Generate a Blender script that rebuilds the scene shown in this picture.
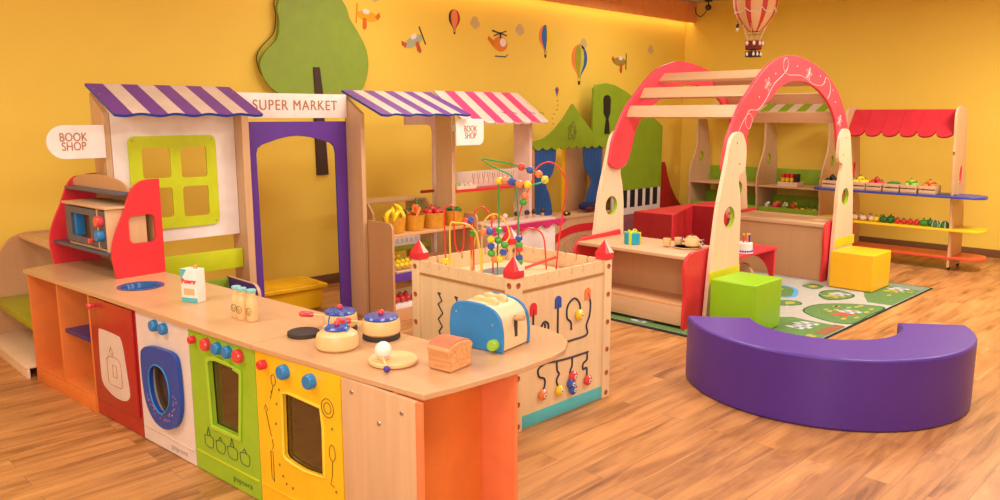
import bpy, bmesh, math, random
from math import sin, cos, pi, radians, atan, atan2
from mathutils import Vector, Matrix
from mathutils.geometry import tessellate_polygon
random.seed(7)
for o in list(bpy.data.objects): bpy.data.objects.remove(o)
S = bpy.context.scene
COL = S.collection
# ------------------------------------------------------------ camera
FPX = 790.0
cam_d = bpy.data.cameras.new('camera'); cam = bpy.data.objects.new('camera', cam_d); COL.objects.link(cam)
cam_d.sensor_width = 36; cam_d.lens = FPX/1000*36; cam_d.clip_end = 60
cam.location = (0, 0, 1.5)
cam.rotation_euler = (pi/2-atan(135/FPX), 0, radians(-45))
S.camera = cam
# ------------------------------------------------------------ exposure, world, lights
S.view_settings.view_transform = 'Standard'; S.view_settings.look = 'None'
S.view_settings.gamma = 1; S.view_settings.use_curve_mapping = False
S.view_settings.exposure = 0.22
w = bpy.data.worlds.new('world'); S.world = w; w.use_nodes = True
w.node_tree.nodes['Background'].inputs[0].default_value = (1, .98, .95, 1)
w.node_tree.nodes['Background'].inputs[1].default_value = 0.25
def area(name, loc, size, power, color=(1, .965, .92), rot=(0, 0, 0), sy=None):
    l = bpy.data.lights.new(name, 'AREA'); l.energy = power; l.color = color; l.size = size
    if sy: l.shape = 'RECTANGLE'; l.size_y = sy
    o = bpy.data.objects.new(name, l); COL.objects.link(o); o.location = loc; o.rotation_euler = rot
    return o
for i, (x, y, p) in enumerate(((1.0, 0.6, 30), (3.9, 0.6, 48), (1.2, 3.1, 20), (4.0, 3.2, 42), (7.2, 1.0, 100), (7.6, 4.9, 16), (6.1, 2.4, 22), (4.2, 5.0, 10), (-.6, 3.6, 40))):
    area('ceiling_lamp', (x, y, 2.80), .9, p)
area('front_fill', (-1.3, -.9, 1.75), 2.2, 85, (1, .97, .94), (radians(90), 0, radians(-45)), 1.4)  # added fill from behind the camera to lift upright faces; no window there
area('cove_light', (6.1, 5.96, 2.76), 7.0, 7, (1, .80, .45), (0, 0, 0), .06)

# ------------------------------------------------------------ materials
def s2l(c):
    return tuple(((v/255)/12.92 if v/255 <= .04045 else ((v/255+.055)/1.055)**2.4) for v in c)
MATS = {}
def paint(name, rgb, rough=.45, spec=.4, var=.06, bump=0.0, metal=0, scale=9, coat=0):
    m = bpy.data.materials.new(name); m.use_nodes = True; nt = m.node_tree; b = nt.nodes['Principled BSDF']
    c = s2l(rgb)
    tc = nt.nodes.new('ShaderNodeTexCoord'); n = nt.nodes.new('ShaderNodeTexNoise'); n.inputs['Scale'].default_value = scale; n.inputs['Detail'].default_value = 4
    r = nt.nodes.new('ShaderNodeValToRGB')
    r.color_ramp.elements[0].color = (*[v*(1-var) for v in c], 1); r.color_ramp.elements[1].color = (*[min(1, v*(1+var)) for v in c], 1)
    r.color_ramp.elements[0].position = .3; r.color_ramp.elements[1].position = .7
    nt.links.new(tc.outputs['Object'], n.inputs['Vector']); nt.links.new(n.outputs['Fac'], r.inputs[0]); nt.links.new(r.outputs[0], b.inputs['Base Color'])
    b.inputs['Roughness'].default_value = rough; b.inputs['Specular IOR Level'].default_value = spec; b.inputs['Metallic'].default_value = metal
    if coat: b.inputs['Coat Weight'].default_value = coat; b.inputs['Coat Roughness'].default_value = .15
    if bump:
        n2 = nt.nodes.new('ShaderNodeTexNoise'); n2.inputs['Scale'].default_value = 220; bm_ = nt.nodes.new('ShaderNodeBump'); bm_.inputs['Strength'].default_value = bump; bm_.inputs['Distance'].default_value = .002
        nt.links.new(tc.outputs['Object'], n2.inputs['Vector']); nt.links.new(n2.outputs['Fac'], bm_.inputs['Height']); nt.links.new(bm_.outputs[0], b.inputs['Normal'])
    MATS[name] = m; return m
def wood(name, rgb, axis=2, var=.075, rough=.42, scale=1.0):
    m = bpy.data.materials.new(name); m.use_nodes = True; nt = m.node_tree; b = nt.nodes['Principled BSDF']
    c = s2l(rgb)
    tc = nt.nodes.new('ShaderNodeTexCoord'); mp = nt.nodes.new('ShaderNodeMapping')
    sc = [22*scale]*3; sc[axis] = 1.2*scale; mp.inputs['Scale'].default_value = sc
    n = nt.nodes.new('ShaderNodeTexNoise'); n.inputs['Scale'].default_value = 1.3; n.inputs['Detail'].default_value = 6; n.inputs['Distortion'].default_value = .6
    r = nt.nodes.new('ShaderNodeValToRGB'); r.color_ramp.elements[0].position = .28; r.color_ramp.elements[1].position = .72
    r.color_ramp.elements[0].color = (c[0]*(1-var), c[1]*(1-var*1.25), c[2]*(1-var*1.5), 1); r.color_ramp.elements[1].color = (min(1, c[0]*(1+var*.5)), min(1, c[1]*(1+var*.5)), min(1, c[2]*(1+var*.5)), 1)
    nt.links.new(tc.outputs['Object'], mp.inputs['Vector']); nt.links.new(mp.outputs[0], n.inputs['Vector']); nt.links.new(n.outputs['Fac'], r.inputs[0]); nt.links.new(r.outputs[0], b.inputs['Base Color'])
    b.inputs['Roughness'].default_value = rough; b.inputs['Specular IOR Level'].default_value = .4
    MATS[name] = m; return m
beech = wood('beech', (212, 170, 126)); beech_x = wood('beech_lengthwise', (212, 170, 126), 0); beech_y = wood('beech_crosswise', (212, 170, 126), 1)
worktop_m = wood('worktop_beech', (204, 158, 112), 0, .06, .3)
tan = wood('tan_board', (200, 150, 104), 2, .04); tan_x = wood('tan_board_lengthwise', (214, 160, 108), 0)
pine = wood('birch_ply', (230, 198, 150), 2, .06); pine_dk = wood('groove_brown', (176, 122, 72), 0); pine_x = wood('birch_ply_lengthwise', (230, 198, 150), 0, .06)
pale = wood('pale_maple', (236, 202, 164), 2, .06); slat_m = wood('slat_beech', (206, 160, 116), 1, .06); lime_y = paint('lime_yellow_band', (222, 214, 36), .4)
white = paint('white_lacquer', (240, 226, 214), .4); cream = paint('cream_lacquer', (220, 196, 176), .4)
purple = paint('purple_lacquer', (98, 55, 150), .4); blue_edge = paint('blue_edge', (30, 62, 150), .4); stripe_p = paint('awning_purple', (112, 62, 146), .4)
lime = paint('lime_lacquer', (198, 208, 30), .4); lime2 = paint('oven_green', (150, 190, 40), .32, coat=.2); leafg = paint('leaf_green_board', (136, 166, 34), .5); leafg2 = paint('olive_board', (160, 156, 34), .5)
tree_g = paint('tree_green', (142, 166, 52), .5); tree_y = paint('tree_yellow_green', (170, 160, 40), .5)
red = paint('red_lacquer', (218, 50, 56), .35); dred = paint('dark_red_lacquer', (172, 34, 34), .35, coat=.3); pinkred = paint('coral_red_board', (226, 68, 82), .42); pink = paint('magenta_stripe', (220, 70, 118), .4)
red_soft = paint('red_vinyl', (226, 52, 64), .5)
blue = paint('blue_lacquer', (44, 124, 182), .3); dblue = paint('deep_blue_lacquer', (32, 70, 158), .32); potblue = paint('lid_blue', (44, 74, 166), .25, coat=.4)
yellow = paint('yellow_lacquer', (246, 190, 24), .35, coat=.2); shelf_yellow = paint('shelf_yellow', (240, 196, 30), .45); yplastic = paint('yellow_plastic', (236, 182, 16), .4)
orange = paint('orange_board', (228, 124, 54), .45); peach = paint('peach_board', (236, 126, 74), .5); orange2 = paint('soffit_orange', (252, 164, 96), .6)
slate = paint('slate_grey_board', (84, 82, 98), .4); brown = paint('trunk_brown', (70, 46, 36), .6); black = paint('black_paint', (36, 30, 30), .5); char = paint('charcoal_ring', (58, 48, 44), .6)
ink = paint('engraved_line', (110, 84, 40), .6); ink_d = paint('dark_line', (52, 48, 62), .6); ink_w = paint('white_line', (246, 190, 180), .5); letter = paint('lettering_brown', (176, 116, 74), .5); ink_or = paint('orange_dots', (196, 130, 90), .5)
teal = paint('teal_strip', (84, 182, 184), .45); grey = paint('grey_inlay', (120, 118, 124), .5)
vinyl_p = paint('purple_vinyl', (78, 44, 140), .38, .5, .03, .25); vinyl_g = paint('green_vinyl', (140, 190, 24), .38, .5, .03, .25); vinyl_y = paint('yellow_vinyl', (250, 186, 24), .42, .5, .03, .2)
bred = paint('bead_red', (220, 66, 64), .2, coat=.4); byel = paint('bead_yellow', (244, 206, 40), .2, coat=.4); bgrn = paint('bead_green', (70, 160, 50), .2, coat=.4); bblu = paint('bead_blue', (58, 86, 168), .2, coat=.4); borg = paint('bead_orange', (240, 130, 70), .2, coat=.4)
wire_r = paint('red_wire', (222, 60, 50), .3); wire_g = paint('green_wire', (60, 150, 80), .3); wire_y = paint('yellow_wire', (244, 196, 70), .3)
steel = paint('steel', (190, 188, 184), .3, metal=1); wicker = paint('basket_ochre', (208, 144, 40), .6, .3, .12, scale=30)
basewood = paint('baseboard_brown', (120, 78, 40), .5)
dglass = paint('dark_oven_glass', (78, 56, 26), .06, .8)
mintc = paint('mint_cap', (134, 196, 190), .4); bottle_m = wood('bottle_wood', (230, 190, 128), 2, .06)
pale_pink = paint('pale_pink_board', (230, 196, 180), .5); magenta = paint('magenta_fascia', (206, 44, 110), .4)
curtain_b = paint('curtain_blue', (34, 92, 160), .5); cloud_m = paint('cloud_grey', (206, 176, 120), .7)
vg = paint('veg_green', (40, 110, 50), .35); vr = paint('veg_red', (216, 44, 52), .3); vy = paint('veg_yellow', (242, 204, 30), .35); vo = paint('veg_orange', (232, 120, 50), .35); vlg = paint('veg_lime', (150, 190, 60), .35); vw = paint('veg_cream', (228, 190, 150), .5); vd = paint('veg_dark', (52, 36, 44), .4)
rug_g = paint('rug_green', (100, 130, 72), .95, .1, .1, .4, scale=40); rug_road = paint('rug_road', (178, 172, 156), .95, .1, .06, .3, scale=30); rug_y = paint('rug_yellow', (168, 160, 70), .95, .1); rug_edge = paint('rug_binding', (46, 52, 44), .9, .1); rug_w = paint('rug_white', (186, 186, 184), .95, .1); rug_r = paint('rug_red', (214, 80, 60), .95, .1); rug_b = paint('rug_blue', (90, 160, 200), .95, .1); rug_dg = paint('rug_dark_green', (52, 92, 48), .95, .1)
ceil_m = paint('ceiling_white', (212, 196, 186), .8); carpetp = paint('dusty_rose_floorboard', (150, 84, 90), .7)
# yellow wall paint
wall_m = paint('wall_yellow', (243, 205, 80), .62, .3, .03, .15, scale=.8)
wall_back_m = paint('wall_cream', (244, 226, 196), .7)
def floor_mat():
    m = bpy.data.materials.new('laminate_planks'); m.use_nodes = True; nt = m.node_tree; b = nt.nodes['Principled BSDF']; L = nt.links.new
    tc = nt.nodes.new('ShaderNodeTexCoord')
    br = nt.nodes.new('ShaderNodeTexBrick'); br.inputs['Scale'].default_value = 1; br.inputs['Brick Width'].default_value = 1.25; br.inputs['Row Height'].default_value = .125
    br.inputs['Mortar Size'].default_value = .0012; br.inputs['Mortar Smooth'].default_value = .1; br.offset = .37; br.squash = 1
    br.inputs['Color1'].default_value = (0, 0, 0, 1); br.inputs['Color2'].default_value = (1, 1, 1, 1); br.inputs['Mortar'].default_value = (.5, .5, .5, 1)
    L(tc.outputs['Object'], br.inputs['Vector'])
    # offset the grain per plank
    vm = nt.nodes.new('ShaderNodeVectorMath'); vm.operation = 'MULTIPLY_ADD'; vm.inputs[1].default_value = (7, 3, 5)
    L(br.outputs['Color'], vm.inputs[0]); L(tc.outputs['Object'], vm.inputs[2])
    mp = nt.nodes.new('ShaderNodeMapping'); mp.inputs['Scale'].default_value = (.8, 6, 1); L(vm.outputs[0], mp.inputs['Vector'])
    n1 = nt.nodes.new('ShaderNodeTexNoise'); n1.inputs['Scale'].default_value = 1.7; n1.inputs['Detail'].default_value = 7; n1.inputs['Distortion'].default_value = .8; n1.inputs['Roughness'].default_value = .6; L(mp.outputs[0], n1.inputs['Vector'])
    r1 = nt.nodes.new('ShaderNodeValToRGB'); e = r1.color_ramp.elements
    e[0].position = .30; e[0].color = (*s2l((120, 76, 40)), 1); e[1].position = .52; e[1].color = (*s2l((190, 130, 74)), 1)
    x = e.new(.40); x.color = (*s2l((162, 106, 58)), 1); x = e.new(.72); x.color = (*s2l((212, 150, 88)), 1)
    L(n1.outputs['Fac'], r1.inputs[0])
    mp2 = nt.nodes.new('ShaderNodeMapping'); mp2.inputs['Scale'].default_value = (2, 90, 1); L(vm.outputs[0], mp2.inputs['Vector'])
    n2 = nt.nodes.new('ShaderNodeTexNoise'); n2.inputs['Scale'].default_value = 1; n2.inputs['Detail'].default_value = 4; L(mp2.outputs[0], n2.inputs['Vector'])
    mr = nt.nodes.new('ShaderNodeMapRange'); mr.inputs[1].default_value = .3; mr.inputs[2].default_value = .7; mr.inputs[3].default_value = .9; mr.inputs[4].default_value = 1.06; L(n2.outputs['Fac'], mr.inputs[0])
    mr2 = nt.nodes.new('ShaderNodeMapRange'); mr2.inputs[3].default_value = .88; mr2.inputs[4].default_value = 1.08; L(br.outputs['Color'], mr2.inputs[0])
    mu = nt.nodes.new('ShaderNodeMath'); mu.operation = 'MULTIPLY'; L(mr.outputs[0], mu.inputs[0]); L(mr2.outputs[0], mu.inputs[1])
    mx = nt.nodes.new('ShaderNodeVectorMath'); mx.operation = 'SCALE'; L(r1.outputs[0], mx.inputs[0]); L(mu.outputs[0], mx.inputs['Scale'])
    mix = nt.nodes.new('ShaderNodeMix'); mix.data_type = 'RGBA'; L(br.outputs['Fac'], mix.inputs[0]); L(mx.outputs[0], mix.inputs[6]); mix.inputs[7].default_value = (*s2l((140, 94, 60)), 1)
    L(mix.outputs[2], b.inputs['Base Color']); b.inputs['Roughness'].default_value = .38; b.inputs['Specular IOR Level'].default_value = .35
    return m
floor_m = floor_mat()

# ------------------------------------------------------------ geometry helpers
class G:
    def __init__(s): s.bm = bmesh.new(); s.mats = []
    def mi(s, m):
        if m not in s.mats: s.mats.append(m)
        return s.mats.index(m)
    def face(s, pts, m):
        f = s.bm.faces.new([s.bm.verts.new(p) for p in pts]); f.material_index = s.mi(m); return f
    def box(s, x0, x1, y0, y1, z0, z1, m, bev=.003, M=None):
        v = [s.bm.verts.new(p) for p in ((x0, y0, z0), (x1, y0, z0), (x1, y1, z0), (x0, y1, z0), (x0, y0, z1), (x1, y0, z1), (x1, y1, z1), (x0, y1, z1))]
        k = s.mi(m); fs = []
        for q in ((3, 2, 1, 0), (4, 5, 6, 7), (0, 1, 5, 4), (1, 2, 6, 5), (2, 3, 7, 6), (3, 0, 4, 7)):
            f = s.bm.faces.new([v[i] for i in q]); f.material_index = k; fs.append(f)
        bev = min(bev, .45*min(abs(x1-x0), abs(y1-y0), abs(z1-z0)))
        if bev > 0:
            r = bmesh.ops.bevel(s.bm, geom=list({e for f in fs for e in f.edges}), offset=bev, segments=2 if bev < .01 else 4, profile=.6, affect='EDGES')
            v = list({x for f in r['faces'] for x in f.verts} | {x for x in v if x.is_valid})
            for f in r['faces']: f.material_index = k
        if M is not None: bmesh.ops.transform(s.bm, matrix=M, verts=[x for x in v if x.is_valid])
        return s
    def prism(s, pts, plane, a, b, m, holes=(), edge=None, M=None):
        def P(p, t):
            q = {'xz': (p[0], t, p[1]), 'yz': (t, p[0], p[1]), 'xy': (p[0], p[1], t)}[plane]
            return M @ Vector(q) if M is not None else q
        loops = [list(pts)]+[list(h) for h in holes]
        flat = [p for l in loops for p in l]
        tris = tessellate_polygon([[Vector((p[0], p[1], 0)) for p in l] for l in loops])
        A = [s.bm.verts.new(P(p, a)) for p in flat]; B = [s.bm.verts.new(P(p, b)) for p in flat]
        k = s.mi(m); ke = s.mi(edge) if edge else k
        if holes:
            for t in tris:
                for W in (A, B):
                    try: f = s.bm.faces.new([W[i] for i in t]); f.material_index = k
                    except ValueError: pass
        else:
            for W in (A, B): f = s.bm.faces.new(W); f.material_index = k
        i = 0
        for l in loops:
            n = len(l)
            for j in range(n):
                a0, a1 = i+j, i+(j+1) % n
                f = s.bm.faces.new((A[a0], A[a1], B[a1], B[a0])); f.material_index = ke
            i += n
        return s
    def lathe(s, prof, c, m, n=24, axis='z', M=None, mats=None):
        rings = []
        for r, z in prof:
            ring = []
            for i in range(n if r > 1e-5 else 1):
                t = 2*pi*i/n; p = (r*cos(t), r*sin(t), z)
                if axis == 'x': p = (p[2], p[0], p[1])
                if axis == 'y': p = (p[0], p[2], p[1])
                p = Vector((p[0]+c[0], p[1]+c[1], p[2]+c[2]))
                if M is not None: p = M @ p
                ring.append(s.bm.verts.new(p))
            rings.append(ring)
        for q in range(len(rings)-1):
            A, B = rings[q], rings[q+1]; k = s.mi(mats[q] if mats else m)
            for i in range(n):
                j = (i+1) % n
                if len(A) == 1 and len(B) == 1: continue
                v = (A[0], B[j], B[i]) if len(A) == 1 else ((A[i], A[j], B[0]) if len(B) == 1 else (A[i], A[j], B[j], B[i]))
                f = s.bm.faces.new(v); f.material_index = k
        for ring in (rings[0], rings[-1]):
            if len(ring) > 1: f = s.bm.faces.new(ring); f.material_index = s.mi(m)
        return s
    def cyl(s, c, r, h, m, axis='z', n=24, bev=.15, M=None):
        e = min(r, h)*bev
        return s.lathe([(r-e, 0), (r, e), (r, h-e), (r-e, h)], c, m, n, axis, M)
    def ball(s, c, r, m, sc=(1, 1, 1), n=14, M=None):
        T = Matrix.Translation(c) @ Matrix.Diagonal((*sc, 1))
        if M is not None: T = M @ T
        return s.lathe([(r*sin(pi*i/8), -r*cos(pi*i/8)) for i in range(9)], (0, 0, 0), m, n, 'z', T)
    def tube(s, pts, r, m, n=8, closed=False, M=None):
        P = [Vector(p) for p in pts]
        if M is not None: P = [M @ p for p in P]
        N = len(P); rings = []; up = None
        for i in range(N):
            a = P[i-1] if (i or closed) else P[i]; b = P[(i+1) % N] if (i < N-1 or closed) else P[i]
            t = (b-a).normalized()
            if up is None: up = Vector((0, 0, 1)) if abs(t.z) < .9 else Vector((1, 0, 0))
            x = t.cross(up)
            if x.length < 1e-4: x = t.cross(Vector((.3, 1, .2)))
            x.normalize(); y = x.cross(t); up = y
            rr = r[i] if isinstance(r, (list, tuple)) else r
            rings.append([s.bm.verts.new(P[i]+x*rr*cos(2*pi*k/n)+y*rr*sin(2*pi*k/n)) for k in range(n)])
        k_ = s.mi(m)
        for i in range(N if closed else N-1):
            A, B = rings[i], rings[(i+1) % N]
            for k in range(n):
                f = s.bm.faces.new((A[k], A[(k+1) % n], B[(k+1) % n], B[k])); f.material_index = k_
        if not closed:
            for R in (rings[0], rings[-1]): f = s.bm.faces.new(R); f.material_index = k_
        return s
    def build(s, name, parent=None, loc=None, bevel=0, ang=35):
        bmesh.ops.recalc_face_normals(s.bm, faces=s.bm.faces[:])
        me = bpy.data.meshes.new(name); s.bm.to_mesh(me); s.bm.free()
        for m in s.mats: me.materials.append(m)
        me.polygons.foreach_set('use_smooth', [True]*len(me.polygons)); me.set_sharp_from_angle(angle=radians(ang))
        o = bpy.data.objects.new(name, me); COL.objects.link(o)
        if parent: o.parent = parent
        if loc: o.location = loc
        if bevel:
            md = o.modifiers.new('round', 'BEVEL'); md.width = bevel; md.segments = 2; md.limit_method = 'ANGLE'; md.angle_limit = radians(40)
        return o
def into(o, g):
    b = bmesh.new(); off = len(o.data.materials)
    for m in g.mats: o.data.materials.append(m)
    for f in g.bm.faces: f.material_index += off; f.smooth = True
    tmp = bpy.data.meshes.new('tmp'); g.bm.to_mesh(tmp); g.bm.free()
    b.from_mesh(o.data); b.from_mesh(tmp); b.to_mesh(o.data); b.free(); bpy.data.meshes.remove(tmp)
def tag(o, label, cat, group=None):
    o['label'] = label; o['category'] = cat
    if group: o['group'] = group
    return o
def thing(name, label, cat, loc=(0, 0, 0), rz=0, group=None):
    o = bpy.data.objects.new(name, None); COL.objects.link(o); o.location = loc; o.rotation_euler = (0, 0, rz); o.empty_display_size = .1
    return tag(o, label, cat, group)
def struct(o): o['kind'] = 'structure'; return o
def dup(root, loc, rz=0, label=None, group=None, scale=None):
    def cp(o, par):
        c = o.copy(); COL.objects.link(c)
        if par: c.parent = par
        for ch in [x for x in bpy.data.objects if x.parent == o]: cp(ch, c)
        return c
    r = cp(root, None); r.location = loc; r.rotation_euler = (0, 0, rz)
    if scale: r.scale = scale if isinstance(scale, tuple) else (scale,)*3
    if label: r['label'] = label
    if group: r['group'] = group
    return r
def text(body, size, parent, m, loc, rot=(pi/2, 0, 0), name='lettering', ext=.0015, bold=0, space=1.0, line=.9, sx=1.0):
    c = bpy.data.curves.new(name, 'FONT'); c.body = body; c.size = size; c.extrude = ext; c.align_x = 'CENTER'; c.align_y = 'CENTER'; c.offset = bold; c.space_character = space; c.space_line = line
    t = bpy.data.objects.new(name+'_tmp', c); COL.objects.link(t)
    dg = bpy.context.evaluated_depsgraph_get(); me = bpy.data.meshes.new_from_object(t.evaluated_get(dg))
    bpy.data.objects.remove(t)
    me.transform(Matrix.Diagonal((sx, 1, 1, 1)))
    me.materials.clear(); me.materials.append(m)
    o = bpy.data.objects.new(name, me); COL.objects.link(o); o.location = loc; o.rotation_euler = rot
    if parent: o.parent = parent
    return o
def smooth(pts, k=6, closed=False):
    P = [Vector(p) for p in pts]; n = len(P); out = []
    for i in range(n if closed else n-1):
        p0 = P[i-1] if (i or closed) else P[i]; p1 = P[i]; p2 = P[(i+1) % n]; p3 = P[(i+2) % n] if (i+2 < n or closed) else p2
        for j in range(k):
            t = j/k
            out.append(.5*((2*p1)+(-p0+p2)*t+(2*p0-5*p1+4*p2-p3)*t*t+(-p0+3*p1-3*p2+p3)*t**3))
    if not closed: out.append(P[-1])
    return [tuple(p) for p in out]
def ell(cx, cy, rx, ry, n=24, a0=0, a1=2*pi):
    e = n if a1-a0 > 6.28 else n+1
    return [(cx+rx*cos(a0+(a1-a0)*i/n), cy+ry*sin(a0+(a1-a0)*i/n)) for i in range(e)]
def rrect(x0, x1, y0, y1, r, n=5, rs=None):
    rs = rs or (r, r, r, r); out = []
    for (cx, cy, a, q) in ((x1, y1, 0, rs[0]), (x0, y1, 90, rs[1]), (x0, y0, 180, rs[2]), (x1, y0, 270, rs[3])):
        sx = -1 if cx == x1 else 1; sy = -1 if cy == y1 else 1
        if q < 1e-5: out.append((cx, cy)); continue
        for i in range(n+1):
            t = radians(a+90*i/n); out.append((cx+sx*q+q*cos(t), cy+sy*q+q*sin(t)))
    return out

# ------------------------------------------------------------ room
XR, YL, ZC = 9.60, 6.04, 2.97
struct(G().box(-2.2, XR+.1, -2.4, YL+.1, -.1, 0, floor_m, 0).build('floor'))
struct(G().box(-2.2, XR+.1, YL, YL+.1, 0, ZC, wall_m, 0).build('wall_left'))
struct(G().box(XR, XR+.1, -2.4, YL, 0, ZC, wall_m, 0).build('wall_right'))
struct(G().box(-2.3, -2.2, -2.4, YL+.1, 0, ZC, wall_back_m, 0).build('wall_back'))
struct(G().box(-2.3, XR+.1, -2.5, -2.4, 0, ZC, wall_back_m, 0).build('wall_front'))
struct(G().box(-2.3, XR+.1, -2.5, YL+.1, ZC, ZC+.1, ceil_m, 0).build('ceiling'))
struct(G().box(-2.2, XR-.001, 5.88, 5.93, 2.715, ZC-.001, orange2, .004).box(-2.2, XR-.001, 5.93, YL-.001, 2.80, 2.83, orange2, 0).build('trim_1'))
struct(G().box(-2.2, XR-.001, YL-.016, YL-.0005, 0, .085, basewood, .002).build('baseboard_left'))
struct(G().box(XR-.016, XR-.0005, -2.4, YL-.02, 0, .085, basewood, .002).build('baseboard_right'))

# ------------------------------------------------------------ wall decorations (left wall)
t = thing('wall_tree', 'large green wooden tree cut-out with brown trunk mounted on the left wall', 'wall decoration', (3.785, YL-.001, 1.0))
def rel(pts, dx=3.8, dz=1.0): return [(a-dx, b-dz) for a, b in pts]
og = [(3.49,2.36),(3.50,2.25),(3.47,2.11),(3.36,2.00),(3.31,1.90),(3.36,1.76),(3.48,1.67),(3.64,1.67),(3.83,1.64),(4.09,1.66),(4.27,1.70),(4.36,1.88),(4.355,2.06),(4.28,2.20),(4.19,2.32),(4.14,2.44),(4.02,2.53),(3.85,2.50),(3.70,2.53),(3.55,2.47)]
sg = [p[:2] for p in smooth([(a, b, 0) for a, b in og], 6, True)]
G().prism(rel([(a-.055, b) for a, b in sg]), 'xz', -.075, -.055, tree_g).build('crown', t, bevel=.003)
G().prism(rel([(a-.065, b+.045) for a, b in sg]), 'xz', -.045, -.025, tree_y, edge=brown).build('back_crown', t, bevel=.003)
G().prism(rel([(3.77,1.90),(3.85,1.90),(3.89,.98),(3.78,.98)]), 'xz', -.024, 0, brown).box(-.03, .03, -.055, -.024, .72, .80, brown, 0).build('trunk', t)
def strip_on_front(): pass
G().prism(rel([(3.74,1.90),(3.80,1.90),(3.83,1.62),(3.75,1.62)]), 'xz', -.088, -.075, brown).build('front_trunk', t)
def balloon(label, x, z, h, cols, group=None):
    t = thing('balloon_sticker', label, 'wall sticker', (x, YL-.0005, z)); w_ = h*.30
    out = [(0, -.32*h)]+[(w_*sin(a), .17*h-.33*h*cos(a)*1) for a in [radians(q) for q in range(40, 181, 14)]]
    prof = [(abs(p[0]), p[1]) for p in out]
    g = G(); n = len(cols)
    for i in range(n):
        a = -1+2*i/n; b = -1+2*(i+1)/n
        g.prism([(a*p, q) for p, q in prof]+[(b*p, q) for p, q in prof[::-1]][:-1] if abs(prof[0][0]) < 1e-6 else [], 'xz', -.0016, 0, cols[i])
    g.build('envelope', t)
    g2 = G().prism([(-.05*h, -.37*h), (.05*h, -.37*h), (.035*h, -.46*h), (-.035*h, -.46*h)], 'xz', -.002, 0, brown)
    for q in (-1, 1): g2.tube([(q*.04*h, -.001, -.38*h), (q*.05*h, -.001, -.27*h)], .002, brown, 5)
    g2.build('basket', t)
balloon('small pink hot-air balloon sticker on the yellow wall, nearest the biplane', 5.40, 2.405, .25, [brown, borg, paint('salmon', (226, 130, 96), .7), borg, dred])
balloon('blue and yellow hot-air balloon sticker on the yellow wall, upper middle one', 6.755, 2.30, .37, [borg, curtain_b, curtain_b, byel, vy])
balloon('large green and orange hot-air balloon sticker on the yellow wall above the theatre', 7.35, 2.07, .48, [borg, leafg2, leafg2, paint('balloon_lime', (196, 190, 60), .7), curtain_b])
t = thing('kite_sticker', 'small diamond kite sticker with trailing dots above the green theatre roof', 'wall sticker', (6.96, YL-.0005, 1.76))
G().prism([(0, -.06), (.035, .03), (0, .06)], 'xz', -.0015, 0, vr).prism([(0, -.06), (-.035, .03), (0, .06)], 'xz', -.0015, 0, curtain_b).build('kite', t)
g = G()
for i, (a, b) in enumerate(((.01, -.1), (.015, -.15), (.0, -.2), (-.05, -.25), (-.08, -.30), (-.06, -.36))): g.prism(ell(a, b, .008, .008, 8), 'xz', -.0015, 0, brown)
g.build('tail', t)
def plane_sticker(label, x, z, s, body, wing, prop, flip=1, rot=0):
    t = thing('airplane_sticker', label, 'wall sticker', (x, YL-.0005, z)); R = Matrix.Rotation(rot, 4, 'Y')
    e = lambda p: [(flip*a*s, b*s) for a, b in p]
    G().prism(e([(p[0], p[1]) for p in ell(0, 0, .5, .2, 18)]), 'xz', -.0014, 0, body, M=R).prism(e([(-.35, .05), (-.55, .25), (-.62, .1), (-.5, -.08)]), 'xz', -.0018, 0, wing, M=R).build('fuselage', t)
    G().prism(e([(.05, -.08), (.22, -.1), (.2, -.5), (.08, -.55), (.0, -.4)]), 'xz', -.0024, -.0016, wing, M=R).build('wing', t)
    G().prism(e([(.48, -.35), (.54, -.35), (.54, .4), (.48, .4)]), 'xz', -.0024, 0, prop, M=R).build('propeller', t)
    G().prism(e(ell(.08, .16, .17, .1, 12)), 'xz', -.0022, -.001, white, M=R).build('cockpit', t)
plane_sticker('yellow airplane sticker on the wall just right of the tree crown', 4.355, 2.375, .23, paint('ochre', (236, 170, 30), .7), paint('rust', (214, 110, 30), .7), paint('ochre2', (226, 150, 20), .7), -1, .1)
plane_sticker('grey and red propeller plane sticker between the tree and the pink balloon', 4.88, 2.19, .24, paint('sage', (176, 178, 140), .7), paint('brick', (200, 84, 50), .7), brown, 1, -.45)
plane_sticker('small olive biplane sticker on the wall right of the green balloon', 8.13, 2.15, .26, paint('olive', (160, 140, 50), .7), paint('brick2', (190, 90, 30), .7), brown, 1, 0)
t = thing('helicopter_sticker', 'orange helicopter sticker on the wall between two balloon stickers', 'wall sticker', (6.02, YL-.0005, 2.235)); t.scale = (1.25, 1, 1.2)
G().prism(ell(.02, 0, .085, .065, 20), 'xz', -.0015, 0, paint('heli_orange', (228, 130, 30), .7)).prism([(-.05, .02), (-.12, .06), (-.13, .03), (-.06, -.03)], 'xz', -.0016, 0, paint('heli_orange2', (220, 116, 24), .7)).build('body', t)
G().prism(ell(.05, .015, .038, .036, 14), 'xz', -.0022, -.001, white).build('window', t)
G().prism([(-.08, .10), (-.075, .115), (.10, .08), (.10, .07)], 'xz', -.002, 0, brown).prism([(-.06, .07), (.09, .12), (.09, .11), (-.055, .06)], 'xz', -.002, 0, brown).prism([(.01, .05), (.03, .05), (.03, .1), (.01, .1)], 'xz', -.002, 0, brown).build('rotor', t)
G().prism([(-.04, -.1), (.08, -.1), (.11, -.08), (.11, -.09), (.08, -.112), (-.05, -.112)], 'xz', -.002, 0, slate).build('skid', t)
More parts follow.
